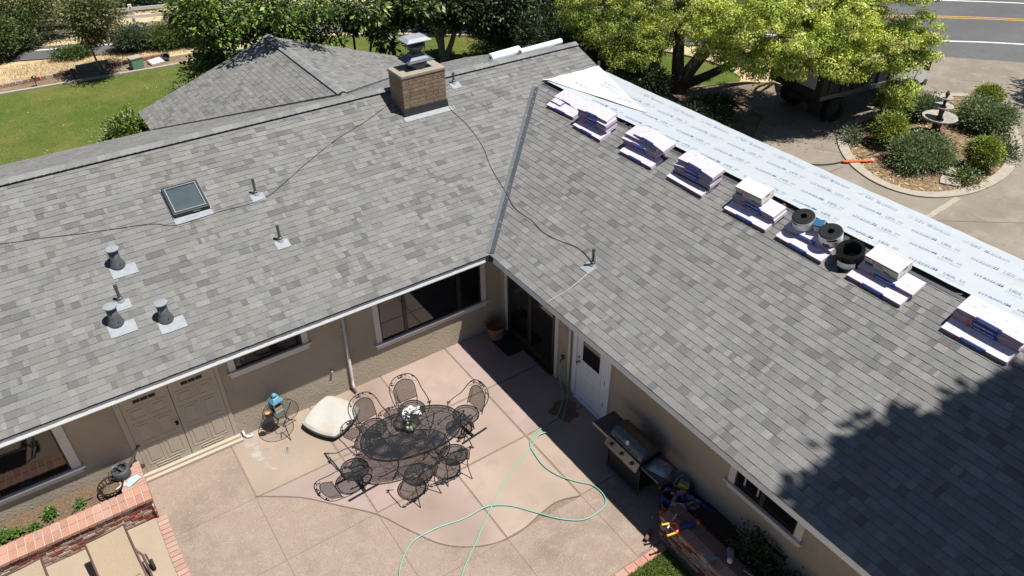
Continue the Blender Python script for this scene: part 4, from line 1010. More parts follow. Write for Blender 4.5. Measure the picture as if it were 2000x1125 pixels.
for sx in (-1,1):
    for sy in (-1,1):
        q = MB(); q.tube(spline([(sx*.55,sy*.30,.70),(sx*.50,sy*.27,.5),(sx*.36,sy*.18,.25),(sx*.45,sy*.26,.08),(sx*.56,sy*.34,.0)],6),.012,6); q.build('leg', M_['iron'], tb)
q = MB(); q.tube(ell(.38,.20,24,.26),.008,5,closed=True); q.build('stretcher', M_['iron'], tb)
# orchid
oc = thing('potted_orchid', 'white orchid in a pale pot standing on the iron table', 'plant', (-3.06,-1.93,.735))
q = MB(); q.lathe([(.05,0),(.058,.02),(.068,.13),(.062,.13),(.055,.11),(0,.11)],18); q.build('pot', M_['potwhite'], oc, True)
q = MB()
for k in range(8):
    a = R.uniform(0,6.28); L = R.uniform(.12,.2); T = Matrix.Rotation(a,4,'Z')
    P = [(0,-.018,.11),(L*.5,-.03,.17),(L,0,.13),(L*.5,.03,.17),(0,.018,.11)]; q.face([T @ Vector(p) for p in P], 0, (.04,.09,.025))
q.build('leaves', M_['leafgloss'], oc)
st1 = spline([(0,0,.11),(.01,.02,.28),(.03,.06,.42),(.09,.02,.47),(.16,-.05,.40)],5); st2 = spline([(0,0,.11),(-.02,-.0,.3),(-.03,.02,.46),(.0,-.04,.52)],5)
q = MB(); q.tube(st1,.004,5); q.tube(st2,.004,5); q.build('stem', M_['leafgloss'], oc)
q = MB()
for k in range(46):
    p = (st1 if R.random() < .6 else st2)[-R.randint(1,9)]; p = p+Vector((R.gauss(0,.035),R.gauss(0,.035),R.gauss(0,.03)))
    T = Matrix.Translation(p) @ Euler((R.uniform(-.8,.8),R.uniform(-.8,.8),R.uniform(0,6))).to_matrix().to_4x4(); r_ = R.uniform(.028,.042)
    for j in range(5):
        a = j*1.2566; q.face([T @ Vector((0,0,0)), T @ Vector((r_*.7*math.cos(a-.45),r_*.7*math.sin(a-.45),.006)), T @ Vector((r_*math.cos(a),r_*math.sin(a),-.004)), T @ Vector((r_*.7*math.cos(a+.45),r_*.7*math.sin(a+.45),.006))])
q.build('blossoms', M_['petals'], oc)
# side table + lantern, pot, cups
s_t = thing('side_table', 'small round iron mesh side table by the left wall', 'table', (-4.83,.05,0))
q = MB(); T = Matrix.Translation((0,.05,.53)); mesh_strips(q, T, lambda x, y: x*x+y*y < .335**2, .34, .34, .024, .0032); q.tube([T @ Vector(p) for p in ell(.34,.34)],.007,6,closed=True); q.build('mesh_top', M_['iron'], s_t)
for k in range(3):
    a = k*2.094+.5; q = MB(); q.tube(spline([(.30*math.cos(a),.05+.30*math.sin(a),.52),(.12*math.cos(a),.05+.12*math.sin(a),.36),(.10*math.cos(a),.05+.10*math.sin(a),.24),(.31*math.cos(a),.05+.31*math.sin(a),.0)],6),.009,6); q.build('leg', M_['iron'], s_t)
q = MB(); q.tube([(x,y+.05,z) for x,y,z in ell(.11,.11,18,.28)],.006,5,closed=True); q.build('ring', M_['iron'], s_t)
ln = thing('lantern', 'square blue lantern with glass sides on the small side table', 'lantern', (-4.86,.17,.542), .25); ln.scale = (1.2,1.2,1.15)
q = MB(); q.box((-.085,-.085,0),(.085,.085,.02)); q.build('base', M_['blue'], ln, bevel=.003)
for sx in (-1,1):
    for sy in (-1,1):
        q = MB(); q.box((sx*.078-.007,sy*.078-.007,.02),(sx*.078+.007,sy*.078+.007,.21)); q.build('post', M_['blue'], ln)
q = MB(); q.box((-.07,-.07,.02),(.07,.07,.10)); q.build('cork_filling', M_['cork'], ln)
bq = square_lathe([(.095,.095,.21),(.095,.095,.225),(.05,.05,.29),(.04,.04,.295)], (0,0,0)); bq.build('roof', M_['blue'], ln)
q = MB(); q.lathe([(.034,.29),(.034,.32),(.045,.325),(.045,.34),(.02,.365),(0,.37)],16); q.build('chimney_knob', M_['blue'], ln, True)
cp = thing('candle_pot', 'round dark brown pot on the side table beside the blue lantern', 'pot', (-5.07,.10,.542))
q = MB(); q.lathe([(.055,0),(.066,.10),(.07,.105),(.06,.105),(.055,.06),(0,.055)],18); q.build('bowl', M_['clay'], cp, True)
q = MB(); q.lathe([(.052,.075),(0,.078)],14); q.build('filling', M_['cork'], cp)
for i, (x, y, h_) in enumerate(((-4.98,.06,.11),(-4.965,.13,.13))):
    q = MB(); q.lathe([(.018,0),(.018,h_*.7),(.008,h_*.8),(.008,h_),(0,h_)],10,(x,y,.542)); tag(q.build('small_bottle', M_['glass'] if i else M_['black'], smooth=True), ('taller slim dark bottle' if i else 'shorter slim black bottle')+' between the brown pot and blue lantern', 'bottle')
# cushion
cu = thing('chair_cushion', 'large white seat cushion with dark patterned edge lying near the left wall', 'cushion', (-3.97,-.21,.0), math.radians(-61))
q = MB(); n = 18
def cz(u, v):
    e = max(abs(u),abs(v)); r_ = (1-min(1,(u**6+v**6)))**.5; return .045*(max(0,r_))**.6+.008*math.sin(5*u+3*v)*r_
def cxy(u, v): k = 1-.10*(u*u)*(v*v)-.05*min(u*u,v*v); return u*.47*k, v*.475*k
tilt = Matrix.Translation((0,0,.16)) @ Matrix.Rotation(.04,4,'X')
for i in range(n):
    for j in range(n):
        def P(i, j):
            u, v = -1+2*i/n, -1+2*j/n; x, y = cxy(u,v); return tilt @ Vector((x,y,.02+cz(u,v)))
        q.face([P(i,j),P(i+1,j),P(i+1,j+1),P(i,j+1)])
q.build('top_cover', M_['cushion'], cu, True)
q = MB(); edge = [cxy(-1+2*i/12,-1) for i in range(12)]+[cxy(1,-1+2*i/12) for i in range(12)]+[cxy(1-2*i/12,1) for i in range(12)]+[cxy(-1,1-2*i/12) for i in range(12)]
k = len(edge)
for i in range(k):
    a, b2 = edge[i], edge[(i+1)%k]
    q.face([tilt @ Vector((*a,-.04)), tilt @ Vector((*b2,-.04)), tilt @ Vector((b2[0]*1.01,b2[1]*1.01,.0)), tilt @ Vector((a[0]*1.01,a[1]*1.01,.0))]); q.face([tilt @ Vector((a[0]*1.01,a[1]*1.01,.0)), tilt @ Vector((b2[0]*1.01,b2[1]*1.01,.0)), tilt @ Vector((*b2,.022)), tilt @ Vector((*a,.022))])
q.build('edge_band', M_['cushedge'], cu, True)
q = MB(); q.face([tilt @ Vector((*e,-.04)) for e in edge[::-1]]); q.build('underside', M_['cushedge'], cu)
# ottoman frame carrying the cushion
ot = thing('ottoman', 'low iron ottoman frame under the white cushion', 'ottoman', (-3.97,-.21,0), math.radians(-61)); ot.scale = (1,1,.40)
q = MB(); q.tube([(-.36,-.36,.29),(.36,-.36,.29),(.36,.36,.29),(-.36,.36,.29)],.01,6,closed=True); q.build('frame', M_['iron'], ot)
for sx in (-1,1):
    for sy in (-1,1):
        q = MB(); q.tube(spline([(sx*.34,sy*.34,.29),(sx*.30,sy*.30,.14),(sx*.36,sy*.36,.0)],4),.009,6); q.build('leg', M_['iron'], ot)
# garden hose in two runs
hp = [(.42,-1.95,.62),(.40,-1.98,.40),(.39,-2.0,.15),(.36,-2.10,.02),(.22,-2.32,.018),(-.06,-2.58,.018),(-.30,-2.70,.018),(-.60,-2.74,.018),(-.86,-2.80,.018),(-1.06,-2.96,.018),(-1.13,-3.2,.018),(-1.16,-3.55,.018),(-1.07,-3.88,.018),(-.88,-4.18,.018),(-.70,-4.40,.018),(-.66,-4.65,.018),(-.74,-4.84,.018),(-.95,-4.92,.018),(-1.3,-4.90,.018),(-1.62,-4.66,.018),(-1.90,-4.30,.018),(-2.2,-3.92,.018),(-2.55,-3.72,.03),(-3.0,-3.70,.018),(-3.5,-3.60,.018),(-3.95,-3.60,.018),(-4.25,-3.80,.018),(-4.45,-4.05,.018),(-4.6,-4.5,.018),(-4.7,-5.2,.018)]
q = MB(); q.tube(spline(hp,6),.0125,7); tag(q.build('garden_hose', M_['hose'], smooth=True), 'mint green garden hose looping over the patio from the wall tap', 'hose')
hp2 = [(.44,-1.93,.60),(.46,-2.05,.36),(.44,-2.2,.10),(.32,-2.36,.016),(.12,-2.55,.016),(-.16,-2.80,.016),(-.45,-2.92,.016),(-.78,-2.88,.042),(-1.0,-2.98,.016),(-1.35,-3.14,.016),(-1.72,-3.30,.016),(-2.1,-3.52,.016),(-2.47,-3.76,.016),(-2.8,-4.0,.016),(-3.08,-4.22,.016),(-3.4,-4.45,.016),(-3.7,-4.72,.016),(-3.95,-5.1,.016)]
q = MB(); q.tube(spline(hp2,6),.0115,7); tag(q.build('garden_hose', M_['hose'], smooth=True), 'straighter green hose running diagonally to the bottom of the patio', 'hose')
q = MB(); q.face([(.05+(.27+.05*math.sin(3*a)+.03*math.sin(7*a+1))*math.cos(a),-2.62+(.34+.05*math.sin(2*a+1)+.03*math.sin(5*a))*math.sin(a),.0025) for a in [6.2832*i/40 for i in range(40)]]); tag(q.build('wet_patch', M_['clay']), 'dark damp round patch on the shaded slab under the hose', 'wet patch')
# door mat
q = MB(); 
for i in range(14):
    for j in range(9): q.box((.02+j*.052,-.60+i*.047,.003),(.066+j*.052,-.559+i*.047,.016))
q.box((.015,-.605,.001),(.49,.06,.008)); tag(q.build('door_mat', M_['mat']), 'black rubber door mat before the sliding glass door', 'door mat')
# corner pot
cpot = thing('planter_pot', 'big terracotta coloured pot with dry plant in the shaded wall corner', 'plant pot', (.17,.13,0))
q = MB(); q.lathe([(.15,0),(.17,.04),(.205,.28),(.225,.30),(.225,.345),(.20,.345),(.19,.30),(0,.28)],24); q.build('pot', M_['terracotta'], cpot, True)
q = MB()
for k in range(26):
    a = R.uniform(0,6.28); r0 = R.uniform(0,.12); L = R.uniform(.08,.22); p = Vector((r0*math.cos(a),r0*math.sin(a),.29)); q.tube([p, p+Vector((L*.4*math.cos(a),L*.4*math.sin(a),L*.8)), p+Vector((L*.9*math.cos(a+.4),L*.9*math.sin(a+.4),L))],.004,4)
q.build('dry_stems', M_['clay'], cpot)
q = MB(); 
for k in range(60):
    a = R.uniform(0,6.28); r0 = R.uniform(.02,.19); p = Vector((r0*math.cos(a),r0*math.sin(a),.32+R.uniform(0,.12))); s_ = .03; T = Matrix.Translation(p) @ Euler((R.uniform(-1,1),R.uniform(-1,1),a)).to_matrix().to_4x4(); q.face([T @ Vector(v) for v in ((0,0,0),(s_,s_*.4,0),(s_*2,0,0),(s_,-s_*.4,0))],0,(.06,.06,.035))
q.build('leaves', M_['leaf'], cpot)
# ------------------------------------------------------------------ barbecue grill
gr = thing('barbecue_grill', 'stainless and black gas barbecue grill against the shaded right wall', 'grill', (.06,-4.62,0), math.radians(-90))
# local: x along the grill (world -y), y away from the camera side (world +x)
q = MB(); q.box((-.42,-.24,.10),(.42,.24,.66)); q.build('cabinet', M_['grillblack'], gr, bevel=.01)
for sx in (-.4,.4):
    for sy in (-.22,.22):
        q = MB(); q.box((sx-.02,sy-.02,0),(sx+.02,sy+.02,.66)); q.build('leg', M_['grillgrey'], gr)
q = MB(); q.box((-.44,-.27,.06),(.44,-.235,.09)); q.build('base_rail', M_['grillgrey'], gr)
q = MB(); q.box((-.42,-.27,.66),(.42,.26,.82)); q.build('firebox', M_['grillblack'], gr, bevel=.01)
q = MB(); T = Matrix.Translation((0,-.285,.77)) @ Matrix.Rotation(math.radians(-25),4,'X'); q.box((-.42,-.035,-.10),(.42,.03,.09),0,T); q.build('control_panel', M_['steel'], gr, bevel=.008)
for k in range(3):
    q = MB(); T2 = T @ Matrix.Translation((-.27+.27*k,-.036,.0)) @ Matrix.Rotation(math.pi/2,4,'X'); q.lathe([(.036,0),(.034,.022),(.024,.024),(.024,.045),(0,.047)],16,(0,0,0),0,T2); q.build('knob', M_['black'], gr, True)
for xa, xb in ((-.38,-.10),(.06,.36)):
    q = MB(); q.tube([(xa,-.25,.62),(xa,-.31,.62),(xb,-.31,.62),(xb,-.25,.62)],.009,6); q.build('door_handle', M_['steel'], gr)
q = MB(); n = 12; pr_ = [(-.255+.0,.82)]+[(-.25*math.cos(math.pi*.92*i/n)+.0, .83+.24*math.sin(math.pi*.92*i/n)) for i in range(n+1)]
for i in range(len(pr_)-1):
    q.face([(-.385,*pr_[i]),(.385,*pr_[i]),(.385,*pr_[i+1]),(-.385,*pr_[i+1])])
q.face([(-.385,*p) for p in pr_]+[(-.385,.24,.82)]); q.face([(.385,*p) for p in pr_[::-1]]+[(.385,.24,.82)][::-1])
lid = q.build('lid', M_['lidsteel'], gr, True)
for sx in (-1,1):
    q = MB()
    for i in range(len(pr_)-1):
        a, b2 = (sx*.386, *pr_[i]), (sx*.386, *pr_[i+1]); ex = Vector((sx*.022,0,0)); oc_ = Vector((0,.0,.0))
        q.face([a, Vector(a)+ex, Vector(b2)+ex, b2])
        q.face([Vector(a)+ex, Vector((sx*.408,pr_[i][0]*.9,.83+(pr_[i][1]-.83)*.9)), Vector((sx*.408,pr_[i+1][0]*.9,.83+(pr_[i+1][1]-.83)*.9)), Vector(b2)+ex])
    q.face([(sx*.400,p[0]*.99,.83+(p[1]-.83)*.99) for p in pr_]); q.build('lid_end', M_['grillgrey'], lid)
q = MB(); q.tube([(-.28,-.24,.88),(-.28,-.30,.90),(.28,-.30,.90),(.28,-.24,.88)],.012,8); q.build('lid_handle', M_['steel'], lid)
q = MB(); q.lathe([(.042,0),(.042,.012),(.034,.014),(0,.014)],20,(0,0,0),0,Matrix.Translation((0,-.195,.985)) @ Matrix.Rotation(math.radians(52),4,'X')); q.build('thermometer', M_['label_white'], lid)
q = MB(); q.box((-.86,-.26,.77),(-.43,.24,.82)); q.build('side_shelf', M_['grillgrey'], gr, bevel=.012)
q = MB(); q.box((-.86,-.275,.77),(-.43,-.262,.825)); q.build('shelf_trim', M_['steel'], gr)
q = MB(); q.box((.43,-.26,.77),(.86,.24,.82)); q.build('side_shelf', M_['grillgrey'], gr, bevel=.012)
bagm = MB()
for i in range(9):
    for j in range(7):
        def P(i, j): u, v = -1+2*i/9, -1+2*j/7; return Vector((u*.19, v*.17, .09*max(0,1-u**4)*max(0,1-v**4)+.012*math.sin(8*u+5*v)))
        bagm.face([P(i,j),P(i+1,j),P(i+1,j+1),P(i,j+1)])
bag = thing('storage_bag', 'crumpled grey plastic bag with an orange tip on the grill side shelf', 'bag', (.06,-5.27,.822), math.radians(-70)); bagm.build('body', M_['toygrey'], bag, True)
q = MB(); q.lathe([(.03,0),(.035,.05),(0,.055)],10,(.06,.05,.08)); q.build('orange_tip', M_['toyorange'], bag, True)
# ------------------------------------------------------------------ heap of toys and pots by the grill
def pot_thing(lab, x, y, z, r, h, mat, tilt=0):
    t = thing('flower_pot', lab, 'plant pot', (x,y,z)); T = Matrix.Rotation(tilt,4,'X')
    q = MB(); q.lathe([(r*.72,0),(r*.95,h*.85),(r,h*.86),(r,h),(r*.88,h),(r*.80,h*.55),(0,h*.5)],18,(0,0,0),0,T); q.build('pot', mat, t, True); return t
pot_thing('terracotta pot at the back of the toy heap by the grill', .00,-5.62,0,.115,.24,M_['terracotta'])
pot_thing('pale grey pot just behind the end of the low brick wall', -.05,-5.90,.30,.10,.20,M_['potwhite'])
def blaster(lab, x, y, z, rz, tilt, cols=('toyblue','toyorange','toygrey'), s_=1.0, yellow=False):
    mm = Matrix.Translation((x,y,z)) @ Matrix.Rotation(rz,4,'Z') @ Matrix.Rotation(tilt,4,'Y') @ Matrix.Rotation(R.uniform(-.5,.5),4,'X') @ Matrix.Scale(s_,4)
    t = thing('toy_blaster', lab, 'toy', M=mm)
    q = MB(); q.box((-.16,-.03,-.04),(.14,.03,.05)); q.box((-.30,-.024,-.075),(-.17,.024,.03)); q.build('body', M_[cols[0]], t, bevel=.012)
    q = MB(); q.lathe([(.026,0),(.026,.12),(.034,.125),(.034,.18),(.02,.18),(.02,.15),(0,.15)],12,(0,0,0),0,Matrix.Translation((.14,0,.01)) @ Matrix.Rotation(math.pi/2,4,'Y')); q.build('barrel', M_[cols[1]], t, True)
    q = MB(); q.box((-.10,-.022,-.14),(-.045,.022,-.04),0,Matrix.Rotation(.2,4,'Y')); q.build('grip', M_[cols[2]], t, bevel=.008)
    q = MB(); q.box((.0,-.026,.052),(.10,.026,.085)); q.build('sight', M_[cols[2]], t, bevel=.006)
    q = MB(); q.lathe([(.05,0),(.055,.05),(.035,.06),(0,.06)],14,(0,0,0),0,Matrix.Translation((.0,.03,.0)) @ Matrix.Rotation(-math.pi/2,4,'X')); q.build('drum', M_[cols[1]], t, True)
    return t
# crate that holds the heap
cr_ = thing('toy_bin', 'dark blue open toy bin heaped with blasters beside the grill', 'toy bin', (.25,-5.72,0), .1)
for a, b2 in (((-.24,-.30,0),(.24,.30,.03)),((-.24,-.30,.03),(-.21,.30,.34)),((.21,-.30,.03),(.24,.30,.34)),((-.21,-.30,.03),(.21,-.27,.34)),((-.21,.27,.03),(.21,.30,.34))):
    q = MB(); q.box(a,b2); q.build('side' if b2[2] > .1 else 'base', M_['toyblue'], cr_)
B_ = [('blue toy blaster with orange barrel lying across the heap near the lime carton',.16,-5.62,.42,.6,.25,('toygrey','toyorange','toyblue')),
 ('grey blue toy blaster with carry handle on top of the heap',.22,-5.75,.46,2.2,-.2,('toygrey','toyblue','toyorange')),
 ('dark blue toy blaster pointing at the wall behind the heap',.38,-5.72,.44,.3,.3,('toyblue','toyorange','toyblue')),
 ('small dark blue toy blaster with orange tip low on the front of the heap',.14,-5.95,.36,-.6,.1,('toyblue','toyorange','toygrey')),
 ('grey toy blaster sticking out towards the brick wall',.02,-5.80,.34,2.6,.4,('toygrey','toyorange','toyblue')),
 ('dark blue toy blaster fallen at the window side of the heap',.36,-5.98,.36,1.8,.15,('toyblue','toyorange','toygrey')),
 ('black toy blaster at the grill end of the heap',.26,-5.45,.40,-.2,.3,('black','toyblue','toygrey'))]
for lab, x, y, z, rz, ti, co in B_: blaster(lab, x, y, z, rz, ti, co)
bl_ = thing('toy_launcher', 'orange and blue toy launcher with two yellow darts lying over the brick wall', 'toy', (-.40,-6.22,.60), math.radians(-20))
q = MB(); q.box((-.02,-.05,-.03),(.30,.05,.05)); q.build('body', M_['toyblue'], bl_, bevel=.02)
q = MB(); q.lathe([(.045,0),(.055,.05),(.03,.08),(0,.08)],14,(0,0,0),0,Matrix.Translation((.30,0,.0)) @ Matrix.Rotation(math.pi/2,4,'Y')); q.build('cap', M_['toyorange'], bl_, True)
q = MB(); q.tube(spline([(-.10,.10,.01),(-.03,.06,.03),(-.02,0,.04),(-.03,-.06,.03),(-.10,-.10,.01)],5),.028,8); q.build('fork', M_['toyorange'], bl_, True)
for sy in (-1,1):
    q = MB(); q.tube([(-.08,sy*.095,.012),(-.22,sy*.105,.0),(-.25,sy*.108,-.002)],[.02,.016,.028],8); q.build('dart', M_['toyyellow'], bl_, True)
cb_ = thing('lime_carton', 'lime green carton standing on top of the toy heap', 'carton', (.30,-5.60,.48), .5)
q = MB(); q.box((-.06,-.09,0),(.06,.09,.13),0,Matrix.Rotation(.35,4,'X')); q.build('box', M_['limegreen'], cb_, bevel=.01)
q = MB(); q.box((-.05,-.02,.131),(.05,.07,.133),0,Matrix.Rotation(.35,4,'X')); q.build('lid_panel', M_['toygrey'], cb_)
ck = thing('toy_basket', 'grey plastic basket with handle behind the lime carton', 'basket', (.36,-5.50,.38)); 
q = MB(); q.lathe([(.12,0),(.16,.14),(.17,.15),(.15,.15),(.11,.02),(0,.02)],16); q.build('bowl', M_['toygrey'], ck, True)
q = MB(); q.tube(spline([(-.16,0,.14),(-.1,0,.24),(.1,0,.24),(.16,0,.14)],5),.008,6); q.build('handle', M_['flash'], ck)
for i, (p0, p1, lab, mt) in enumerate((((-.12,-5.55,.02),(-.52,-5.75,.42),'pale pole leaning beside the grill over the dark patio','flash'),((-.55,-6.12,.57),(-.25,-6.02,.60),'white stick lying across the end of the brick wall','whitepaint'),((-.12,-7.35,.58),(.05,-8.3,.62),'rake handle with pale and blue bands lying on the planter','woodhandle'))):
    q = MB(); q.tube([p0,p1],.013,8); tag(q.build('tool_pole', M_[mt]), lab, 'pole')
gb = thing('broom', 'dark broom head lying on the shaded patio by the brick wall', 'broom', (-.60,-5.80,.0), .4)
q = MB(); q.box((-.12,-.03,.05),(.12,.03,.09)); q.build('head', M_['clay'], gb); q = MB()
for k in range(40): x = R.uniform(-.12,.12); y = R.uniform(-.03,.03); q.tube([(x,y,.05),(x*1.1,y*1.6,.0)],.003,3)
q.build('bristles', M_['black'], gb)
rk = thing('leaf_rake', 'metal fan leaf rake head resting on the brick wall', 'rake', (-.30,-7.02,.60), 2.6)
q = MB()
for k in range(13): a = (k-6)*.075; q.tube([(0,0,.02),(.26*math.cos(a),.26*math.sin(a),.025),(.29*math.cos(a),.29*math.sin(a),-.01)],.0035,4)
q.build('tines', M_['steel'], rk); q = MB(); q.tube([(.20*math.cos((k-6)*.075),.20*math.sin((k-6)*.075),.032) for k in range(13)],.005,4); q.build('spreader', M_['steel'], rk)
sv = thing('hand_brush', 'ribbed grey brush with a white end beside the rake', 'brush', (-.10,-7.05,.60), .7)
q = MB(); q.box((-.09,-.05,.0),(.09,.05,.06)); q.build('block', M_['toygrey'], sv, bevel=.02)
for k in range(7): q = MB(); q.box((-.085+k*.025,-.052,.06),(-.070+k*.025,.052,.068)); q.build('rib', M_['flash'], sv)
q = MB(); q.lathe([(.035,0),(.045,.06),(.02,.09),(0,.09)],12,(0,0,0),0,Matrix.Translation((-.09,0,.03)) @ Matrix.Rotation(-math.pi/2,4,'Y')); q.build('cap', M_['whitepaint'], sv, True)
# ------------------------------------------------------------------ things on the left planter
wc = thing('watering_can', 'grey metal watering can with long spout on the brick planter end', 'watering can', (-7.70,.22,.49), .50)
q = MB(); q.lathe([(.14,0),(.15,.02),(.15,.17),(.142,.175),(.10,.19),(.10,.185),(.13,.15),(0,.10)],24); q.build('body', M_['grillgrey'], wc, True)
q = MB(); q.tube(spline([(.13,0,.05),(.26,0,.16),(.42,0,.30)],5),[.022]*5+[.014]*6,8); q.lathe([(.012,0),(.045,.04),(0,.045)],14,(0,0,0),0,Matrix.Translation((.42,0,.30)) @ Matrix.Rotation(.9,4,'Y')); q.build('spout', M_['grillgrey'], wc, True)
q = MB(); q.tube(spline([(-.14,0,.05),(-.22,0,.16),(-.18,0,.28),(-.02,0,.31),(.10,0,.24),(.12,0,.18)],6),.010,6); q.build('handle', M_['galv'], wc, True)
q = MB(); q.box((-.02,-.12,.178),(.02,.12,.186)); q.build('rim_bar', M_['galv'], wc)
bpot = thing('iron_planter', 'black pierced metal half round pot holder in the brick planter', 'pot holder', (-7.92,.02,.41))
q = MB(); 
for k in range(20):
    a = 2*math.pi*k/20; q.tube([(.14*math.cos(a),.14*math.sin(a),0),(.20*math.cos(a),.20*math.sin(a),.16)],.010,5)
q.build('bars', M_['plasticblack'], bpot)
q = MB(); q.tube(ell(.205,.205,24,.165),.014,6,closed=True); q.tube(ell(.165,.165,24,.07),.008,5,closed=True); q.tube(ell(.14,.14,20,.0),.010,5,closed=True); q.build('rings', M_['plasticblack'], bpot)
q = MB(); q.lathe([(.13,.01),(.15,.06),(0,.075)],18); q.build('soil', M_['soil'], bpot)
fz = thing('face_mask', 'pale blue disposable sheet lying on the planter end bricks', 'mask', (-7.58,-.03,.50), .5)
q = MB()
for i in range(8):
    for j in range(5):
        def P(i, j): u, v = -1+2*i/8, -1+2*j/5; k = 1-.25*u*u; return (u*.13, v*.075*k, .012+.012*math.cos(2*u)+.004*math.sin(9*v))
        q.face([P(i,j),P(i+1,j),P(i+1,j+1),P(i,j+1)])
q.build('sheet', M_['ice'], fz, True)
q = MB(); q.tube(spline([(.12,.05,.012),(.17,.03,.01),(.17,-.03,.01),(.12,-.05,.012)],5),.004,4); q.build('ear_loop', M_['petals'], fz)
gl = thing('garden_trowel', 'white handled small tools lying by the black pot holder', 'hand tool', (-7.74,-.05,.495), .3)
q = MB(); q.tube([(-.12,.02,.012),(.06,.03,.02)],.012,6); q.tube([(-.13,-.03,.012),(.05,.0,.02)],.010,6); q.build('handles', M_['petals'], gl, True)
q = MB(); q.tube([(.06,.03,.02),(.12,-.01,.015)],.008,5); q.build('blades', M_['darkvent'], gl)
q = MB(); q.lathe([(.04,0),(.05,.07),(.04,.07),(0,.05)],12,(-7.66,.385,.49)); tag(q.build('flower_pot', M_['terracotta'], smooth=True), 'tiny red pot behind the watering can against the wall', 'plant pot')
# small dark pipe and stake in planter
q = MB(); P = spline([(-8.25,.1,.40),(-8.45,.02,.46),(-8.6,-.1,.44),(-8.55,-.2,.41)],6); q.tube(P,.008,5); tag(q.build('drip_line', M_['wire']), 'thin black irrigation tube on the planter soil', 'tube')
# ------------------------------------------------------------------ loungers
def make_lounger(lab, loc, rz):
    t = thing('sun_lounger', lab, 'sun lounger', loc, rz, 'sun loungers on the beige terrace')
    q = MB(); n = 14
    for i in range(n):
        y0, y1 = -.82+.82*i/n, -.82+.82*(i+1)/n
        z = lambda y: .62+(y)*.39-.03*math.sin((y+.82)/.82*math.pi)
        for j in range(6):
            x0, x1 = -.29+.58*j/6, -.29+.58*(j+1)/6; sg = lambda x: -.018*(1-(x/.29)**2)
            q.face([(x0,y0,z(y0)+sg(x0)),(x1,y0,z(y0)+sg(x1)),(x1,y1,z(y1)+sg(x1)),(x0,y1,z(y1)+sg(x0))])
    q.build('sling_back', M_['sling'], t, True)
    q = MB(); q.box((-.29,-2.1,.29),(.29,-.84,.30)); q.build('sling_seat', M_['sling'], t)
    q = MB(); zz = lambda y: .62+y*.50
    for sx in (-1,1): q.tube([(sx*.30,0,.62),(sx*.30,-.82,.31),(sx*.30,-2.15,.30)],.016,8)
    q.tube([(-.30,.0,.62),(.30,.0,.62)],.016,8); q.build('frame', M_['loungeframe'], t, True)
    for sx in (-1,1):
        q = MB(); q.tube([(sx*.31,-.42,.40),(sx*.36,-.45,.22),(sx*.36,-.95,.02)],.018,8); q.build('leg', M_['loungeframe'], t, True)
        q = MB(); q.tube([(sx*.36,-.45,.22),(sx*.40,-.43,.20),(sx*.41,-.58,.10)],.016,8); q.build('axle_arm', M_['loungeframe'], t, True)
        q = MB(); T = Matrix.Translation((sx*.44,-.60,.085)) @ Matrix.Rotation(math.pi/2,4,'Y'); q.lathe([(.03,-.022),(.085,-.022),(.092,-.012),(.092,.012),(.085,.022),(.03,.022)],22,(0,0,0),0,T); w1 = q.build('wheel', M_['tyre'], t, True)
        q = MB(); q.lathe([(.05,-.024),(.05,.024)],6,(0,0,0),0,T); q.build('hub', M_['grillgrey'], w1)
    return t
l0 = make_lounger('beige sling sun lounger with small wheels below the brick planter', (-8.20,-1.03,0), math.radians(4))
dup(l0, (-9.42,-.95,0), math.radians(4), 'beige sun lounger cut off at the bottom left corner')
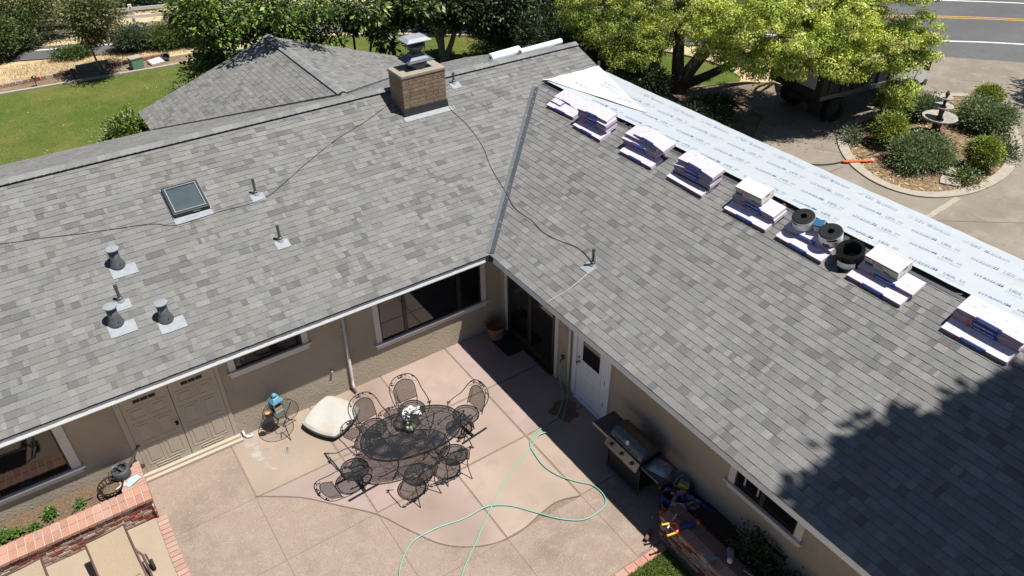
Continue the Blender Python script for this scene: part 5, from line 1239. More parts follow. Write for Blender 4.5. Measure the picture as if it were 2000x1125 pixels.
# ================================================================== ROOFING MATERIALS ON THE RIGHT ROOF
def on_right(x, y, h=0.0, rot=0.0, lvl=0.0):
    """frame on the right roof slope: X along the ridge towards the camera, Y up the slope, Z off the roof"""
    c, s_ = math.cos(AL*(1-lvl)), math.sin(AL*(1-lvl))
    F_ = Matrix.Identity(4)
    X = (0,-1,0); Y = (c,0,s_); Z = (-s_,0,c)
    for i in range(3): F_[i][0] = X[i]; F_[i][1] = Y[i]; F_[i][2] = Z[i]
    F_.translation = Vector((x, y, zl(x)+.012))+Vector(Z)*h
    return F_ @ Matrix.Rotation(rot,4,'Z')
BL, BW, BH = 1.0, .335, .072
_bm = {}
def bundle_meshes(bend, v):
    k = (round(bend,3), v)
    if k in _bm: return _bm[k]
    zb_ = lambda x: bend*((x/.5)**2)
    n = 12; q = MB()
    for i in range(n):
        x0, x1 = -BL/2+BL*i/n, -BL/2+BL*(i+1)/n; a, c = zb_(x0), zb_(x1)
        w0, w1 = R.uniform(-.003,.003), R.uniform(-.003,.003)
        q.face([(x0,-BW/2,BH+a),(x1,-BW/2,BH+c),(x1,BW/2,BH+c),(x0,BW/2,BH+a)],0)
        q.face([(x0,-BW/2,a),(x1,-BW/2,c),(x1,-BW/2,BH+c),(x0,-BW/2,BH+a)],1 if v != 2 else 2)
        q.face([(x1,BW/2,c),(x0,BW/2,a),(x0,BW/2,BH+a),(x1,BW/2,BH+c)],0)
        q.face([(x0,BW/2,a),(x1,BW/2,c),(x1,-BW/2,c),(x0,-BW/2,a)],1)
    for sx in (-1,1):
        e = zb_(.5); q.face([(sx*BL/2,-BW/2*sx,e),(sx*BL/2,BW/2*sx,e),(sx*BL/2,BW/2*sx,BH+e),(sx*BL/2,-BW/2*sx,BH+e)],0)
    body = q.mesh('wrapper', [M_['wrap'], M_['wrapshade'], M_['shinglestack']])
    q = MB(); u0, u1 = -.20, .19; m_ = 6
    for i in range(m_):
        x0, x1 = u0+(u1-u0)*i/m_, u0+(u1-u0)*(i+1)/m_; a, c = zb_(x0), zb_(x1); e = .002
        q.face([(x0,-BW/2-e,.004+a),(x1,-BW/2-e,.004+c),(x1,-BW/2-e,BH+e+c),(x0,-BW/2-e,BH+e+a)])
        q.face([(x0,-BW/2-e,BH+e+a),(x1,-BW/2-e,BH+e+c),(x1,-BW/2+.022,BH+e+c),(x0,-BW/2+.022,BH+e+a)])
    lab = q.mesh('label_band', M_['label_blue'])
    q = MB(); V, F = text_geo('DURATION COOL', .046, .004)
    V = [(x*.78-.02, -BW/2-.0035, BH*.52+y+zb_(x*.78-.02)) for x, y, z in V]; q.add(V, F); txt = q.mesh('label_lettering', M_['label_white'])
    q = MB(); e = .0025
    q.face([(-.275,-BW/2-e,.010+zb_(-.26)),(-.225,-BW/2-e,.010+zb_(-.22)),(-.225,-BW/2-e,BH-.004+zb_(-.22)),(-.275,-BW/2-e,BH-.004+zb_(-.26))]); sq = q.mesh('label_square', M_['label_red'])
    q = MB(); rr = random.Random(v*7+3)
    for kx, ky, wx, wy in ((-.40,-.06,.008,.05),(-.33,-.03,.008,.05),(-.13,-.02,.008,.06),(.12,.03,.02,.02),(.02,-.10,.02,.02),(.24,-.05,.15,.004),(.24,-.075,.11,.004),(-.28,.09,.09,.004),(-.28,.07,.07,.004),(.33,.08,.10,.004)):
        z = BH+.0022+zb_(kx); q.face([(kx,ky,z),(kx+wx,ky,BH+.0022+zb_(kx+wx)),(kx+wx,ky+wy,BH+.0022+zb_(kx+wx)),(kx,ky+wy,z)])
    pr_ = q.mesh('wrapper_print', M_['print_grey'])
    q = MB(); q.add([(.26,-BW/2-e,.02),(.44,-BW/2-e,.02),(.44,-BW/2-e,.03),(.26,-BW/2-e,.03)],[(0,1,2,3)]); 
    _bm[k] = (body, lab, txt, sq, pr_); return _bm[k]
nb = 0
def bundle(x, y, h, lab, rot=0, bend=0.0, v=0, label=True, lvl=0.0):
    M4 = on_right(x, y, h, rot, lvl)
    t = thing('shingle_bundle', lab, 'shingle bundle', group='wrapped shingle bundles along the ridge', M=M4)
    body, lb, tx, sq, pr_ = bundle_meshes(bend, v)
    link('wrapper', body, t); 
    if label: link('label_band', lb, t); link('label_lettering', tx, t); link('label_square', sq, t)
    link('wrapper_print', pr_, t)
    return t
HB = BH+.003
def stk(pos, y, items, x=3.72):
    for i_, (dx, dy, lv, rot, bend, v, lb, lab) in enumerate(items):
        bundle(x+dx, y+dy, lv*HB, lab, rot+R.uniform(-.02,.02), bend-(.012 if lv > 0 else 0), v, lb)
# 1: farthest stack, partly torn open
stk(1, 2.52, [(.16,.05,0,.02,0,0,True,'bottom bundle of the torn far stack nearest the valley'),(.43,.14,.3,-.05,-.01,1,True,'upper bundle of the torn far stack lying against the ridge')])
tg = thing('torn_bundle', 'small torn half bundle on the far stack beside the valley flashing', 'torn wrapper', M=on_right(3.90,2.86,HB))
q = MB()
for i in range(5): q.face([(-.20+.08*i,-.06,.02+.012*(i%2)),(-.12+.08*i,-.06,.02+.012*((i+1)%2)),(-.12+.08*i,.07,.03+.01*((i+1)%2)),(-.20+.08*i,.07,.03+.01*(i%2))])
q.build('wrapper_scrap', M_['wrap'], tg); q = MB(); q.box((-.21,-.07,0),(.19,.075,.018)); q.build('shingles', M_['shinglestack'], tg)
# 2
stk(2, 1.34, [(0,0,0,0,0,0,True,'bottom bundle of the tall second stack from the valley'),(.20,.02,1,.01,0,1,True,'second bundle up in the tall stack next to the torn one'),(.20,.03,2,-.01,0,0,True,'third bundle up in the tall stack next to the torn one'),(.22,.01,3,.0,0,1,True,'fourth bundle up in the tall stack next to the torn one'),(.27,.06,4,.04,-.012,0,True,'top bundle of the tall second stack, tipped over the ridge')])
# 3
stk(3, -.33, [(0,0,0,.0,0,0,True,'bottom bundle of the third stack from the valley'),(.21,.10,1,.02,0,1,True,'second bundle up in the third stack from the valley'),(.22,.14,2,.03,0,0,True,'third bundle up in the third stack from the valley'),(.30,.12,3,.0,-.01,1,False,'left of the two top bundles on the third stack'),(.33,-.10,3.9,-.05,-.035,0,True,'right top bundle on the third stack, sagging at its end')])
# 4
stk(4, -1.80, [(0,0,0,-.02,0,0,False,'bottom bundle of the sagging fourth stack without labels'),(.16,-.02,1,.0,-.01,2,False,'bare dark shingle layer in the sagging fourth stack'),(.19,-.04,2,.02,-.02,1,True,'middle bundle of the sagging fourth stack'),(.22,-.01,3,.03,-.045,0,True,'bent blue labelled bundle second from top of the fourth stack'),(.28,-.06,4.3,-.02,-.03,1,True,'top bundle of the sagging fourth stack')])
# 5: with a carton
stk(5, -3.38, [(0,0,0,0,0,0,True,'bottom bundle under the far white carton'),(.22,-.02,1,.01,0,1,True,'second bundle up under the far white carton'),(.23,-.0,2,.0,0,0,True,'bundle directly under the far white carton')])
def carton(x, y, h, lab, rot):
    t = thing('white_carton', lab, 'carton', M=on_right(x,y,h,rot))
    a, b2, c = .31, .175, .19
    q = MB(); q.box((-a,-b2,0),(a,b2,c)); q.build('box', M_['cardboard'], t, bevel=.006)
    q = MB(); q.box((-a+.008,-b2-.0025,.008),(a-.008,-b2-.001,c-.008)); q.build('printed_face', M_['cartongrey'], t)
    def flat(nm, x0, x1, z0, z1, mt, e=-.0045, par=t): 
        q = MB(); q.face([(x0,-b2+e,z0),(x1,-b2+e,z0),(x1,-b2+e,z1),(x0,-b2+e,z1)]); q.build(nm, M_[mt], par)
    flat('red_stripe', -a+.01, .03, c-.03, c-.008, 'label_red'); flat('dark_stripe', .03, a-.01, c-.03, c-.008, 'black'); flat('logo_square', -.16,-.115,c-.085,c-.045,'label_red')
    flat('print_bar', -.09,.02,c-.078,c-.062,'black'); flat('print_bar', -.09,.05,c-.105,c-.094,'print_grey'); flat('print_bar', -.09,.04,c-.122,c-.114,'print_grey'); flat('print_bar', .05,.16,.03,.052,'black'); flat('picture_patch', -a+.015,-.14,.02,.08,'flashdark'); flat('dark_stripe', .12,a-.01,.008,.020,'black')
    q = MB(); q.face([(a+.003,-.05,c-.06),(a+.003,.05,c-.06),(a+.003,.05,c-.03),(a+.003,-.05,c-.03)]); q.build('hand_hole', M_['darkvent'], t)
    q = MB(); q.face([(-.22,b2-.03,c+.0015),(a-.02,b2-.03,c+.0015),(a-.02,b2-.02,c+.0015),(-.22,b2-.02,c+.0015)]); q.build('tape_line', M_['print_grey'], t)
    q = MB(); q.face([(a+.003,-.12,.02),(a+.003,.02,.02),(a+.003,.02,.04),(a+.003,-.12,.04)]); q.build('print_bar', M_['print_grey'], t)
carton(4.02, -3.22, 3*HB+.004, 'white printed carton on the far labelled stack beside the rolls', .03)
# 6: with two rolls and a blue lidded tub
stk(6, -4.62, [(0,0,0,0,0,0,True,'bottom bundle below the two black and white rolls'),(.20,.0,1,.01,0,1,True,'bundle directly beneath the two black and white rolls')])
def roll(x, y, h, lab, rz):
    t = thing('strip_roll', lab, 'roll', M=on_right(x,y,h,rz)); r_ = .20; hh = .20
    q = MB(); q.lathe([(.055,.0),(.055,hh-.03),(.06,hh),(r_-.02,hh+.002),(r_-.004,hh-.004),(r_-.004,0)],30); q.build('coil', M_['rubber'], t, False)
    q = MB(); q.lathe([(r_,.006),(r_+.002,.012),(r_+.002,hh-.024),(r_,hh-.018)],30,cap=False); q.build('wrapper_sleeve', M_['rollwrap'], t, True)
    q = MB(); q.lathe([(.0,.03),(.054,.03)],16); q.build('core', M_['darkvent'], t)
    def band(nm, a0, a1, z0, z1, mt):
        q = MB(); n = 6
        for i in range(n):
            b0, b1 = a0+(a1-a0)*i/n, a0+(a1-a0)*(i+1)/n; rr = r_+.0045
            q.face([(rr*math.cos(b0),rr*math.sin(b0),z0),(rr*math.cos(b1),rr*math.sin(b1),z0),(rr*math.cos(b1),rr*math.sin(b1),z1),(rr*math.cos(b0),rr*math.sin(b0),z1)])
        q.build(nm, M_[mt], t)
    A0 = -math.pi/2
    band('label_black', A0-.55, A0+.30, hh-.075, hh-.032, 'black'); band('label_print', A0+.38, A0+.65, hh-.06, hh-.05, 'print_grey'); band('label_brown', A0-.95, A0-.35, .008, .065, 'flashdark'); band('label_print', A0-.1, A0+.5, .05, .058, 'print_grey'); band('label_print', A0-.1, A0+.35, .075, .083, 'print_grey')
roll(4.00,-4.36,2*HB+.004,'left black coil roll in a white printed sleeve on the middle stack',-.15); roll(3.98,-4.95,2*HB+.004,'right black coil roll in a white printed sleeve next to the loose coil',.9)
tub = thing('blue_tub', 'small grey tub with a blue lid between the two rolls', 'tub', M=on_right(4.04,-4.66,2*HB+.004,.35))
q = MB(); q.box((-.085,-.075,0),(.085,.075,.15)); q.build('body', M_['cartongrey'], tub, bevel=.02)
q = MB(); q.box((-.10,-.09,.151),(.10,.09,.18)); q.build('lid', M_['tealblue'], tub, bevel=.02)
q = MB(); q.box((-.06,-.0775,.03),(.06,-.0755,.11)); q.build('label', M_['rollwrap'], tub); q = MB(); q.box((-.045,-.080,.08),(.03,-.078,.09)); q.box((-.045,-.080,.06),(.045,-.078,.066)); q.build('label_print', M_['label_blue'], tub)
# loose black coil
cl = thing('rubber_coil', 'loose unwrapped black rubber coil standing between two stacks', 'coil', M=on_right(3.90,-5.42,.0,0))
q = MB(); n = 150; turns = 3.4; prev = None
for i in range(n+1):
    t_ = i/n; a = 2*math.pi*turns*t_+2.2; r_ = .145+.085*t_**.8+.012*math.sin(a*1.0)*(1-t_); hh = .27+.01*math.sin(a)
    ci = (Vector((r_*math.cos(a),r_*math.sin(a),.0)), Vector((r_*math.cos(a),r_*math.sin(a),hh))); co = (Vector(((r_+.008)*math.cos(a),(r_+.008)*math.sin(a),.0)), Vector(((r_+.008)*math.cos(a),(r_+.008)*math.sin(a),hh)))
    if prev:
        pi_, po = prev
        q.face([po[0],co[0],co[1],po[1]]); q.face([ci[0],pi_[0],pi_[1],ci[1]]); q.face([pi_[1],po[1],co[1],ci[1]])
    prev = (ci, co)
q.build('coil', M_['rubber'], cl)
q = MB()
for i in range(8):
    a0, a1 = -1.9+.16*i, -1.9+.16*(i+1); rr = .252
    q.face([(rr*math.cos(a0),rr*math.sin(a0),.03),(rr*math.cos(a1),rr*math.sin(a1),.02+.01*i*.3),(rr*math.cos(a1),rr*math.sin(a1),.17),(rr*math.cos(a0),rr*math.sin(a0),.15)])
q.build('film', M_['rollwrap'], cl)
q = MB(); q.face([(-.05,-.25,.004),(.12,-.27,.004),(.02,-.36,.006)]); q.build('loose_end', M_['rubber'], cl)
q = MB(); q.face([(.22,-.10,.12),(.30,-.20,.03),(.20,-.22,.05)]); q.build('loose_end', M_['rubber'], cl)
# 7: with carton
stk(7, -6.12, [(0,0,0,0,0,0,True,'bottom bundle under the near white carton'),(.21,-.04,1,.0,0,1,True,'bundle directly under the near white carton')])
carton(4.03,-6.02,2*HB+.006,'white printed carton on the near stack next to the loose coil',-.02)
# 8
stk(8, -7.80, [(0,0,0,.005,0,0,True,'bottom bundle of the nearest stack at the right picture edge'),(.23,-.02,1,0,0,1,True,'second bundle up in the nearest stack'),(.235,-.0,2,.0,0,0,True,'third bundle up in the nearest stack'),(.26,-.03,3.15,-.005,0,1,True,'top bundle of the nearest stack with readable blue label')])
# underlayment rolls beyond the ridge of the left wing
def under_roll(lab, x, y, L, r_, ang):
    t = thing('underlayment_roll', lab, 'roll', (x,y,zb(y)+r_/CS+.02), ang)
    q = MB(); T = Matrix.Rotation(math.pi/2,4,'Y'); q.lathe([(r_*.35,0),(r_*.97,0),(r_,.01),(r_,L-.01),(r_*.97,L),(r_*.35,L)],20,(0,0,0),0,T); q.build('roll', M_['tarp'], t, True)
    q = MB(); q.lathe([(r_*.34,-.004),(r_*.34,L+.004)],12,(0,0,0),0,T); q.build('tube', M_['darkvent'], t)
under_roll('longer white underlayment roll beyond the ridge near the gable', 4.62,5.56,1.45,.085,.06); under_roll('fatter white underlayment roll lying just left of the longer one', 3.72,5.66,.98,.115,.08)
q = MB()
for i in range(10):
    x0, x1 = 2.2+.36*i, 2.2+.36*(i+1); q.face([(x0,5.42+.05*math.sin(i),zb(5.42+.05*math.sin(i))+.03),(x1,5.42+.05*math.sin(i+1),zb(5.42+.05*math.sin(i+1))+.03),(x1,5.95,zb(5.95)+.02+.01*(i%2)),(x0,5.95,zb(5.95)+.02)])
tag(q.build('loose_underlayment', M_['sheet'], smooth=False), 'strip of pale blue underlayment lying behind the left ridge', 'sheet')
pk = thing('white_parcel', 'flat white parcel and scraps behind the underlayment rolls', 'parcel', (4.55,6.15,zb(6.15)+.03), .3)
q = MB(); q.box((-.3,-.12,0),(.25,.12,.12)); q.build('parcel', M_['tarp'], pk, bevel=.02); q = MB(); q.box((.3,-.1,0),(.55,.1,.10)); q.build('wrapped_block', M_['wrap'], pk, bevel=.01)
tl = thing('tarp_heap', 'dark crumpled tarp beside the white rolls behind the ridge', 'tarp', (5.35,6.05,zb(6.05)+.02))
q = MB(); q.lathe([(.32,0),(.26,.08),(.12,.16),(0,.17)],9,(0,0,0),0,None,None,lambda i,a: .25*math.sin(3*a+i)); q.build('tarp', M_['flashdark'], tl)
q = MB(); q.tube([(-.5,.1,.12),(.15,-.25,.16)],.02,6); q.build('bar', M_['tarp'], tl)

# ================================================================== YARD THINGS
# fountain
ft = thing('garden_fountain', 'three tiered stone fountain in the circular island', 'fountain', (18.42,.60,0)); ft.scale = (.60,.60,.72)
wob = lambda n_, a_: (lambda i, an: a_*math.sin(n_*an)*(1 if i in (2,3,4,5) else 0))
q = MB(); q.lathe([(.42,0),(.42,.08),(.30,.14),(.22,.35),(.26,.55),(.40,.66)],24); q.build('pedestal', M_['stonedark'], ft, True)
q = MB(); q.lathe([(.25,.62),(.55,.72),(.86,.80),(.93,.86),(.92,.92),(.80,.90),(.6,.80),(.1,.78)],48,(0,0,0),0,None,None,wob(14,.02)); q.build('lower_basin', M_['stone'], ft, True)
q = MB(); q.lathe([(.18,.78),(.12,1.0),(.16,1.25),(.2,1.30)],18); q.build('stem', M_['stonedark'], ft, True)
q = MB(); q.lathe([(.12,1.25),(.35,1.32),(.50,1.38),(.53,1.43),(.50,1.45),(.38,1.40),(.05,1.38)],40,(0,0,0),0,None,None,wob(10,.02)); q.build('middle_basin', M_['stone'], ft, True)
q = MB(); q.lathe([(.10,1.38),(.08,1.55),(.10,1.72)],14); q.build('stem', M_['stonedark'], ft, True)
q = MB(); q.lathe([(.08,1.70),(.22,1.75),(.35,1.80),(.37,1.84),(.34,1.85),(.24,1.81),(.03,1.80)],32,(0,0,0),0,None,None,wob(8,.03)); q.build('upper_basin', M_['stone'], ft, True)
q = MB(); q.lathe([(.05,1.80),(.07,1.90),(.12,1.98),(.10,2.06),(.04,2.13),(0,2.16)],14); q.build('finial', M_['stonedark'], ft, True)
for i, (x, y, lab) in enumerate(((15.65,-1.62,'nearer square paving slab in the mulch of the island'),(16.2,-1.15,'farther square paving slab half under the green juniper'))):
    q = MB(); q.box((-.28,-.28,-.01),(.28,.28,.04)); o = q.build('paver', M_['curb']); o.location = (x,y,0); o.rotation_euler = (0,0,.5); tag(o, lab, 'paving slab')
q = MB(); q.tube(spline([(12.6,2.2,0),(13.4,1.35,.0),(14.3,1.05,.0),(15.2,.9,0),(16.6,.8,.0)],6),.02,5); tag(q.build('water_line', M_['wire']), 'black pipe lying across the driveway into the island', 'pipe')
q = MB()
for i in range(14): q.lathe([(0,-.05),(.06,-.02),(.06,.03),(0,.06)],6,(14.1+.058*i,1.02-.035*i+R.uniform(-.02,.02),.03))
tag(q.build('safety_netting', M_['orange']), 'bundled orange netting lying at the island kerb', 'netting')
q = MB()
for i in range(7): q.tube([(23.0+.0,.9+.11*i,.02),(23.75,.9+.11*i,.10)],.012,4); q.tube([(23.0+.12*i,.9,.03),(23.0+.12*i,1.56,.04)],.012,4)
for k in range(26): x, y = R.uniform(23,23.7), R.uniform(.9,1.5); q.tube([(x,y,.03),(x+R.uniform(-.2,.2),y+R.uniform(-.2,.2),R.uniform(.05,.2))],.02,4)
tag(q.build('brushwood_crate', M_['clay']), 'open crate of brown brushwood on the concrete beyond the island', 'crate')
# truck
tk = thing('tipper_truck', 'white cab tipper truck with a dark bed parked under the tree', 'truck', (15.67,4.54,-.03), math.radians(-7.5))
q = MB(); q.box((.3,-.45,.55),(5.6,.45,.78)); q.build('chassis', M_['truckdark'], tk)
q = MB(); 
for a, b2 in (((0,-1.22,.98),(3.5,1.22,1.10)),((0,-1.22,1.10),(3.5,-1.14,2.0)),((0,1.14,1.10),(3.5,1.22,2.0)),((3.42,-1.14,1.10),(3.5,1.14,2.2)),((0,-1.14,1.10),(.08,1.14,2.05))): q.box(a,b2)
bd = q.build('tipper_bed', M_['truckdark'], tk)
q = MB(); q.box((-.01,-1.27,1.0),(3.52,-1.221,1.16)); q.build('bed_rail', M_['truckgrey'], tk); q = MB(); q.box((0,-1.25,2.001),(3.5,-1.12,2.06)); q.build('top_rail', M_['truckgrey'], tk)
for k in range(6):
    q = MB(); q.box((.30+.58*k,-1.265,1.161),(.38+.58*k,-1.221,1.99)); q.build('stake', M_['truckdark'], tk)
q = MB(); q.box((3.38,-1.22,2.21),(3.55,1.22,2.31)); q.build('headboard_rail', M_['redpaint'], tk)
q = MB(); q.box((-.035,-.95,1.30),(-.012,-.15,1.85)); q.build('placard', M_['cartongrey'], tk)
q = MB(); q.box((.10,.2,1.25),(3.3,1.0,1.75)); q.build('load', M_['clay'], tk)
def wheel(x, y, w_=.26, r_=.46):
    q = MB(); T = Matrix.Translation((x,y,r_)) @ Matrix.Rotation(math.pi/2,4,'X'); q.lathe([(r_*.5,-w_/2),(r_*.96,-w_/2),(r_,-w_/2+.03),(r_,w_/2-.03),(r_*.96,w_/2),(r_*.5,w_/2)],26,(0,0,0),0,T,cap=False); w1 = q.build('wheel', M_['tyre'], tk, True)
    q = MB(); q.lathe([(r_*.52,-w_/2+.03),(r_*.52,w_/2-.02),(r_*.3,w_/2-.07),(r_*.12,w_/2-.04),(0,w_/2-.03)],20,(0,0,0),0,T); q.build('rim', M_['rim'], w1, True)
for y in (-1.02,-.72,.72,1.02): wheel(1.05,y)
for y in (-.98,.98): wheel(4.9,y,.24,.42)
q = MB(); q.box((.2,-1.2,.35),(.22,-.62,.98)); q.build('mud_flap', M_['tyre'], tk)
pr_ = [(3.65,.62),(5.55,.62),(5.6,1.12),(5.25,1.28),(4.80,2.0),(3.75,2.05),(3.65,1.95)]
q = MB(); k = len(pr_); 
for i in range(k): a, b2 = pr_[i], pr_[(i+1)%k]; q.face([(a[0],-1.02,a[1]),(a[0],1.02,a[1]),(b2[0],1.02,b2[1]),(b2[0],-1.02,b2[1])])
q.face([(p[0],-1.02,p[1]) for p in pr_]); q.face([(p[0],1.02,p[1]) for p in pr_[::-1]]); q.build('cab', M_['truckwhite'], tk, bevel=.04)
for sy in (-1,1):
    q = MB(); q.face([(x,sy*1.026,z) for x, z in ((3.9,1.36),(4.95,1.36),(4.68,1.90),(3.9,1.93))]); q.build('side_window', M_['glass'], tk)
    q = MB(); q.box((5.05,min(sy*1.03,sy*1.25),1.30),(5.12,max(sy*1.03,sy*1.25),1.35)); q.box((5.04,sy*1.30-.1,1.25),(5.10,sy*1.30+.1,1.6)); q.build('mirror', M_['truckdark'], tk)
    q = MB(); q.box((5.585,sy*.75-.16,.85),(5.63,sy*.75+.16,1.05)); q.build('headlight', M_['flash'], tk)
q = MB(); q.face([(5.26,-.92,1.33),(5.26,.92,1.33),(4.845,.85,1.965),(4.845,-.85,1.965)]); q.build('windscreen', M_['glass'], tk)
q = MB(); q.box((5.53,-1.05,.48),(5.70,1.05,.70)); q.build('bumper', M_['steel'], tk)
# fence along the road
fe = thing('rail_fence', 'weathered white three rail fence along the dry verge', 'fence', (-1.65,29.7,-.09))
F0 = Vector((-5.8,30.45)); F1 = Vector((14.0,24.3)); d_ = (F1-F0); Lf = d_.length; d_.normalize(); nf = 9
ang = math.atan2(d_.y, d_.x); OR = Matrix.Translation((1.65,-29.7,.0))
for k in range(nf+1):
    p = F0+d_*(Lf*k/nf); q = MB(); q.box((-.07,-.07,0),(.07,.07,1.22),0,OR @ Matrix.Translation((p.x,p.y,0)) @ Matrix.Rotation(ang,4,'Z')); q.build('post', M_['fencewhite'], fe)
for k in range(nf):
    p = F0+d_*(Lf*(k+.5)/nf)
    for z in (.32,.68,1.04):
        q = MB(); q.box((-Lf/nf/2+.01,-.105,-.075),(Lf/nf/2-.01,-.072,.075),0,OR @ Matrix.Translation((p.x,p.y,z+R.uniform(-.02,.02))) @ Matrix.Rotation(ang,4,'Z') @ Matrix.Rotation(R.uniform(-.008,.008),4,'Y')); q.build('rail', M_['fencewhite'], fe)
# boxes and lights by the lawn kerb
ub = thing('utility_box', 'green utility box with grey lid beside the lawn kerb', 'utility box', (-2.55,23.62,-.06), .2); q = MB(); q.box((-.24,-.2,0),(.24,.2,.42)); q.build('body', M_['greenbox'], ub, bevel=.02); q = MB(); q.box((-.26,-.22,.421),(.26,.22,.48)); q.build('lid', M_['curb'], ub, bevel=.01)
ub = thing('meter_box', 'pale flat box tilted beside the green utility box', 'utility box', (-1.75,23.75,-.06), .3); q = MB(); q.box((-.3,-.22,0),(.3,.22,.10),0,Matrix.Rotation(.3,4,'X')); q.build('body', M_['curb'], ub); q = MB(); q.box((-.26,-.18,.101),(.26,.18,.13),0,Matrix.Rotation(.3,4,'X')); q.build('lid', M_['potwhite'], ub)
q = MB(); q.lathe([(.16,-.05),(.16,.05),(.12,.06),(.12,-.06)],18,(0,0,0),0,Matrix.Translation((-1.3,23.8,.14)) @ Matrix.Rotation(1.2,4,'X')); tag(q.build('hose_reel', M_['rim']), 'round grey reel at the end of the box row', 'reel')
for i, (x, lab) in enumerate(((-6.35,'left black path light in the planting bed'),(-4.95,'right black path light under the small tree'))):
    t = thing('path_light', lab, 'light', (x,23.75,-.06)); q = MB(); q.tube([(0,0,0),(0,0,.38)],.018,6); q.build('stake', M_['black'], t); q = MB(); q.lathe([(.10,.36),(.10,.39),(.04,.44),(0,.45)],12); q.build('hood', M_['black'], t)
x = -7.8; k = 0
be = thing('brick_edging', 'row of low red bricks edging the dry verge behind the lawn', 'edging', (-5,24.4,-.06))
while x < -1.2:
    if not (-4.7 < x < -3.6): q = MB(); y = 24.45+.04*math.sin(x); q.box((x+5-.10,y-24.4-.06,0),(x+5+.10,y-24.4+.06,.14),0,Matrix.Rotation(R.uniform(-.01,.01),4,'Z'),brick_col()); q.build('brick', M_['brickred'], be)
    x += .225
# dark timber retaining edge behind the small tree
q = MB(); q.box((-4.75,24.35,-.09),(-3.5,24.5,.25)); tag(q.build('timber_edge', M_['barkpale']), 'dark timber edge behind the trunk of the small tree', 'timber')
# ================================================================== VEGETATION
def leaves(clusters, n_leaf, size, cols, droop=.3, spread=.55, per=9, flat=.5, asp=.42, clump=.16, shell=False):
    """clusters: (cx,cy,cz, rx,ry,rz, weight). returns V,F,C of folded leaf quads in clumps spread through each cluster volume"""
    Vs, Cs = [], []
    W = np.array([c[6] for c in clusters], float); W /= W.sum(); cols = np.array(cols)
    for c, w_ in zip(clusters, W):
        nc = max(3, int(n_leaf*w_/per))
        d = NR.normal(size=(nc,3)); d /= np.linalg.norm(d,axis=1,keepdims=True)
        rad = NR.uniform(spread**3,1.0,(nc,1))**(1/3); rad *= NR.normal(1,.10,(nc,1))
        ctr = np.array(c[:3])+d*rad*np.array(c[3:6])
        ccol = cols[NR.integers(0,len(cols),nc)]*NR.uniform(.72,1.22,(nc,1))
        base = np.repeat(ctr,per,0); N_ = len(base)
        off = NR.normal(size=(N_,3))*clump
        if shell:
            off[:,2] = np.abs(off[:,2])*1.2-.25*clump; off /= np.linalg.norm(off,axis=1,keepdims=True); off *= clump*NR.uniform(.55,1.15,(N_,1))*np.repeat(NR.uniform(.6,1.35,(nc,1)),per,0)
        off[:,2] *= .7
        p = base+off
        dirn = off+np.repeat(d,per,0)*clump*.8+NR.normal(size=(N_,3))*clump*.4; dirn[:,2] -= droop*clump*2; dirn /= np.linalg.norm(dirn,axis=1,keepdims=True)
        up = NR.normal(size=(N_,3))*flat+np.array([0,0,1.0])
        if shell:
            on = off/np.linalg.norm(off,axis=1,keepdims=True); up = on+NR.normal(size=(N_,3))*flat+np.array([0,0,.35]); dirn = NR.normal(size=(N_,3)); dirn[:,2] -= droop*2; dirn -= on*(dirn*on).sum(1,keepdims=True)*.75; dirn /= np.linalg.norm(dirn,axis=1,keepdims=True)
        up = up; side = np.cross(dirn,up); side /= np.linalg.norm(side,axis=1,keepdims=True)+1e-9
        nrm = np.cross(side,dirn)
        s_ = (size*NR.uniform(.65,1.3,(N_,1)))
        q = np.zeros((N_,4,3)); q[:,0] = p; q[:,1] = p+dirn*s_*.45+side*s_*asp*.5+nrm*s_*.06; q[:,2] = p+dirn*s_; q[:,3] = p+dirn*s_*.45-side*s_*asp*.5+nrm*s_*.06
        Vs.append(q.reshape(-1,3)); cc = np.repeat(ccol,per,0)*NR.uniform(.85,1.15,(N_,1)); Cs.append(np.repeat(cc,4,0))
    V = np.concatenate(Vs); C = np.concatenate(Cs); F = np.arange(len(V)).reshape(-1,4)
    return V, F, C
def limbs(b, base, tips, r0, mid=.5, wob=.25, n=7):
    base = Vector(base)
    for tip, rr in tips:
        tip = Vector(tip); m1 = base.lerp(tip,.35)+Vector((R.uniform(-wob,wob),R.uniform(-wob,wob),R.uniform(0,wob))); m2 = base.lerp(tip,.7)+Vector((R.uniform(-wob,wob),R.uniform(-wob,wob),R.uniform(-wob,wob)))
        P = spline([base,m1,m2,tip],5); k = len(P); q = [rr*(1-.75*i/(k-1)) for i in range(k)]
        b.tube(P,q,n)
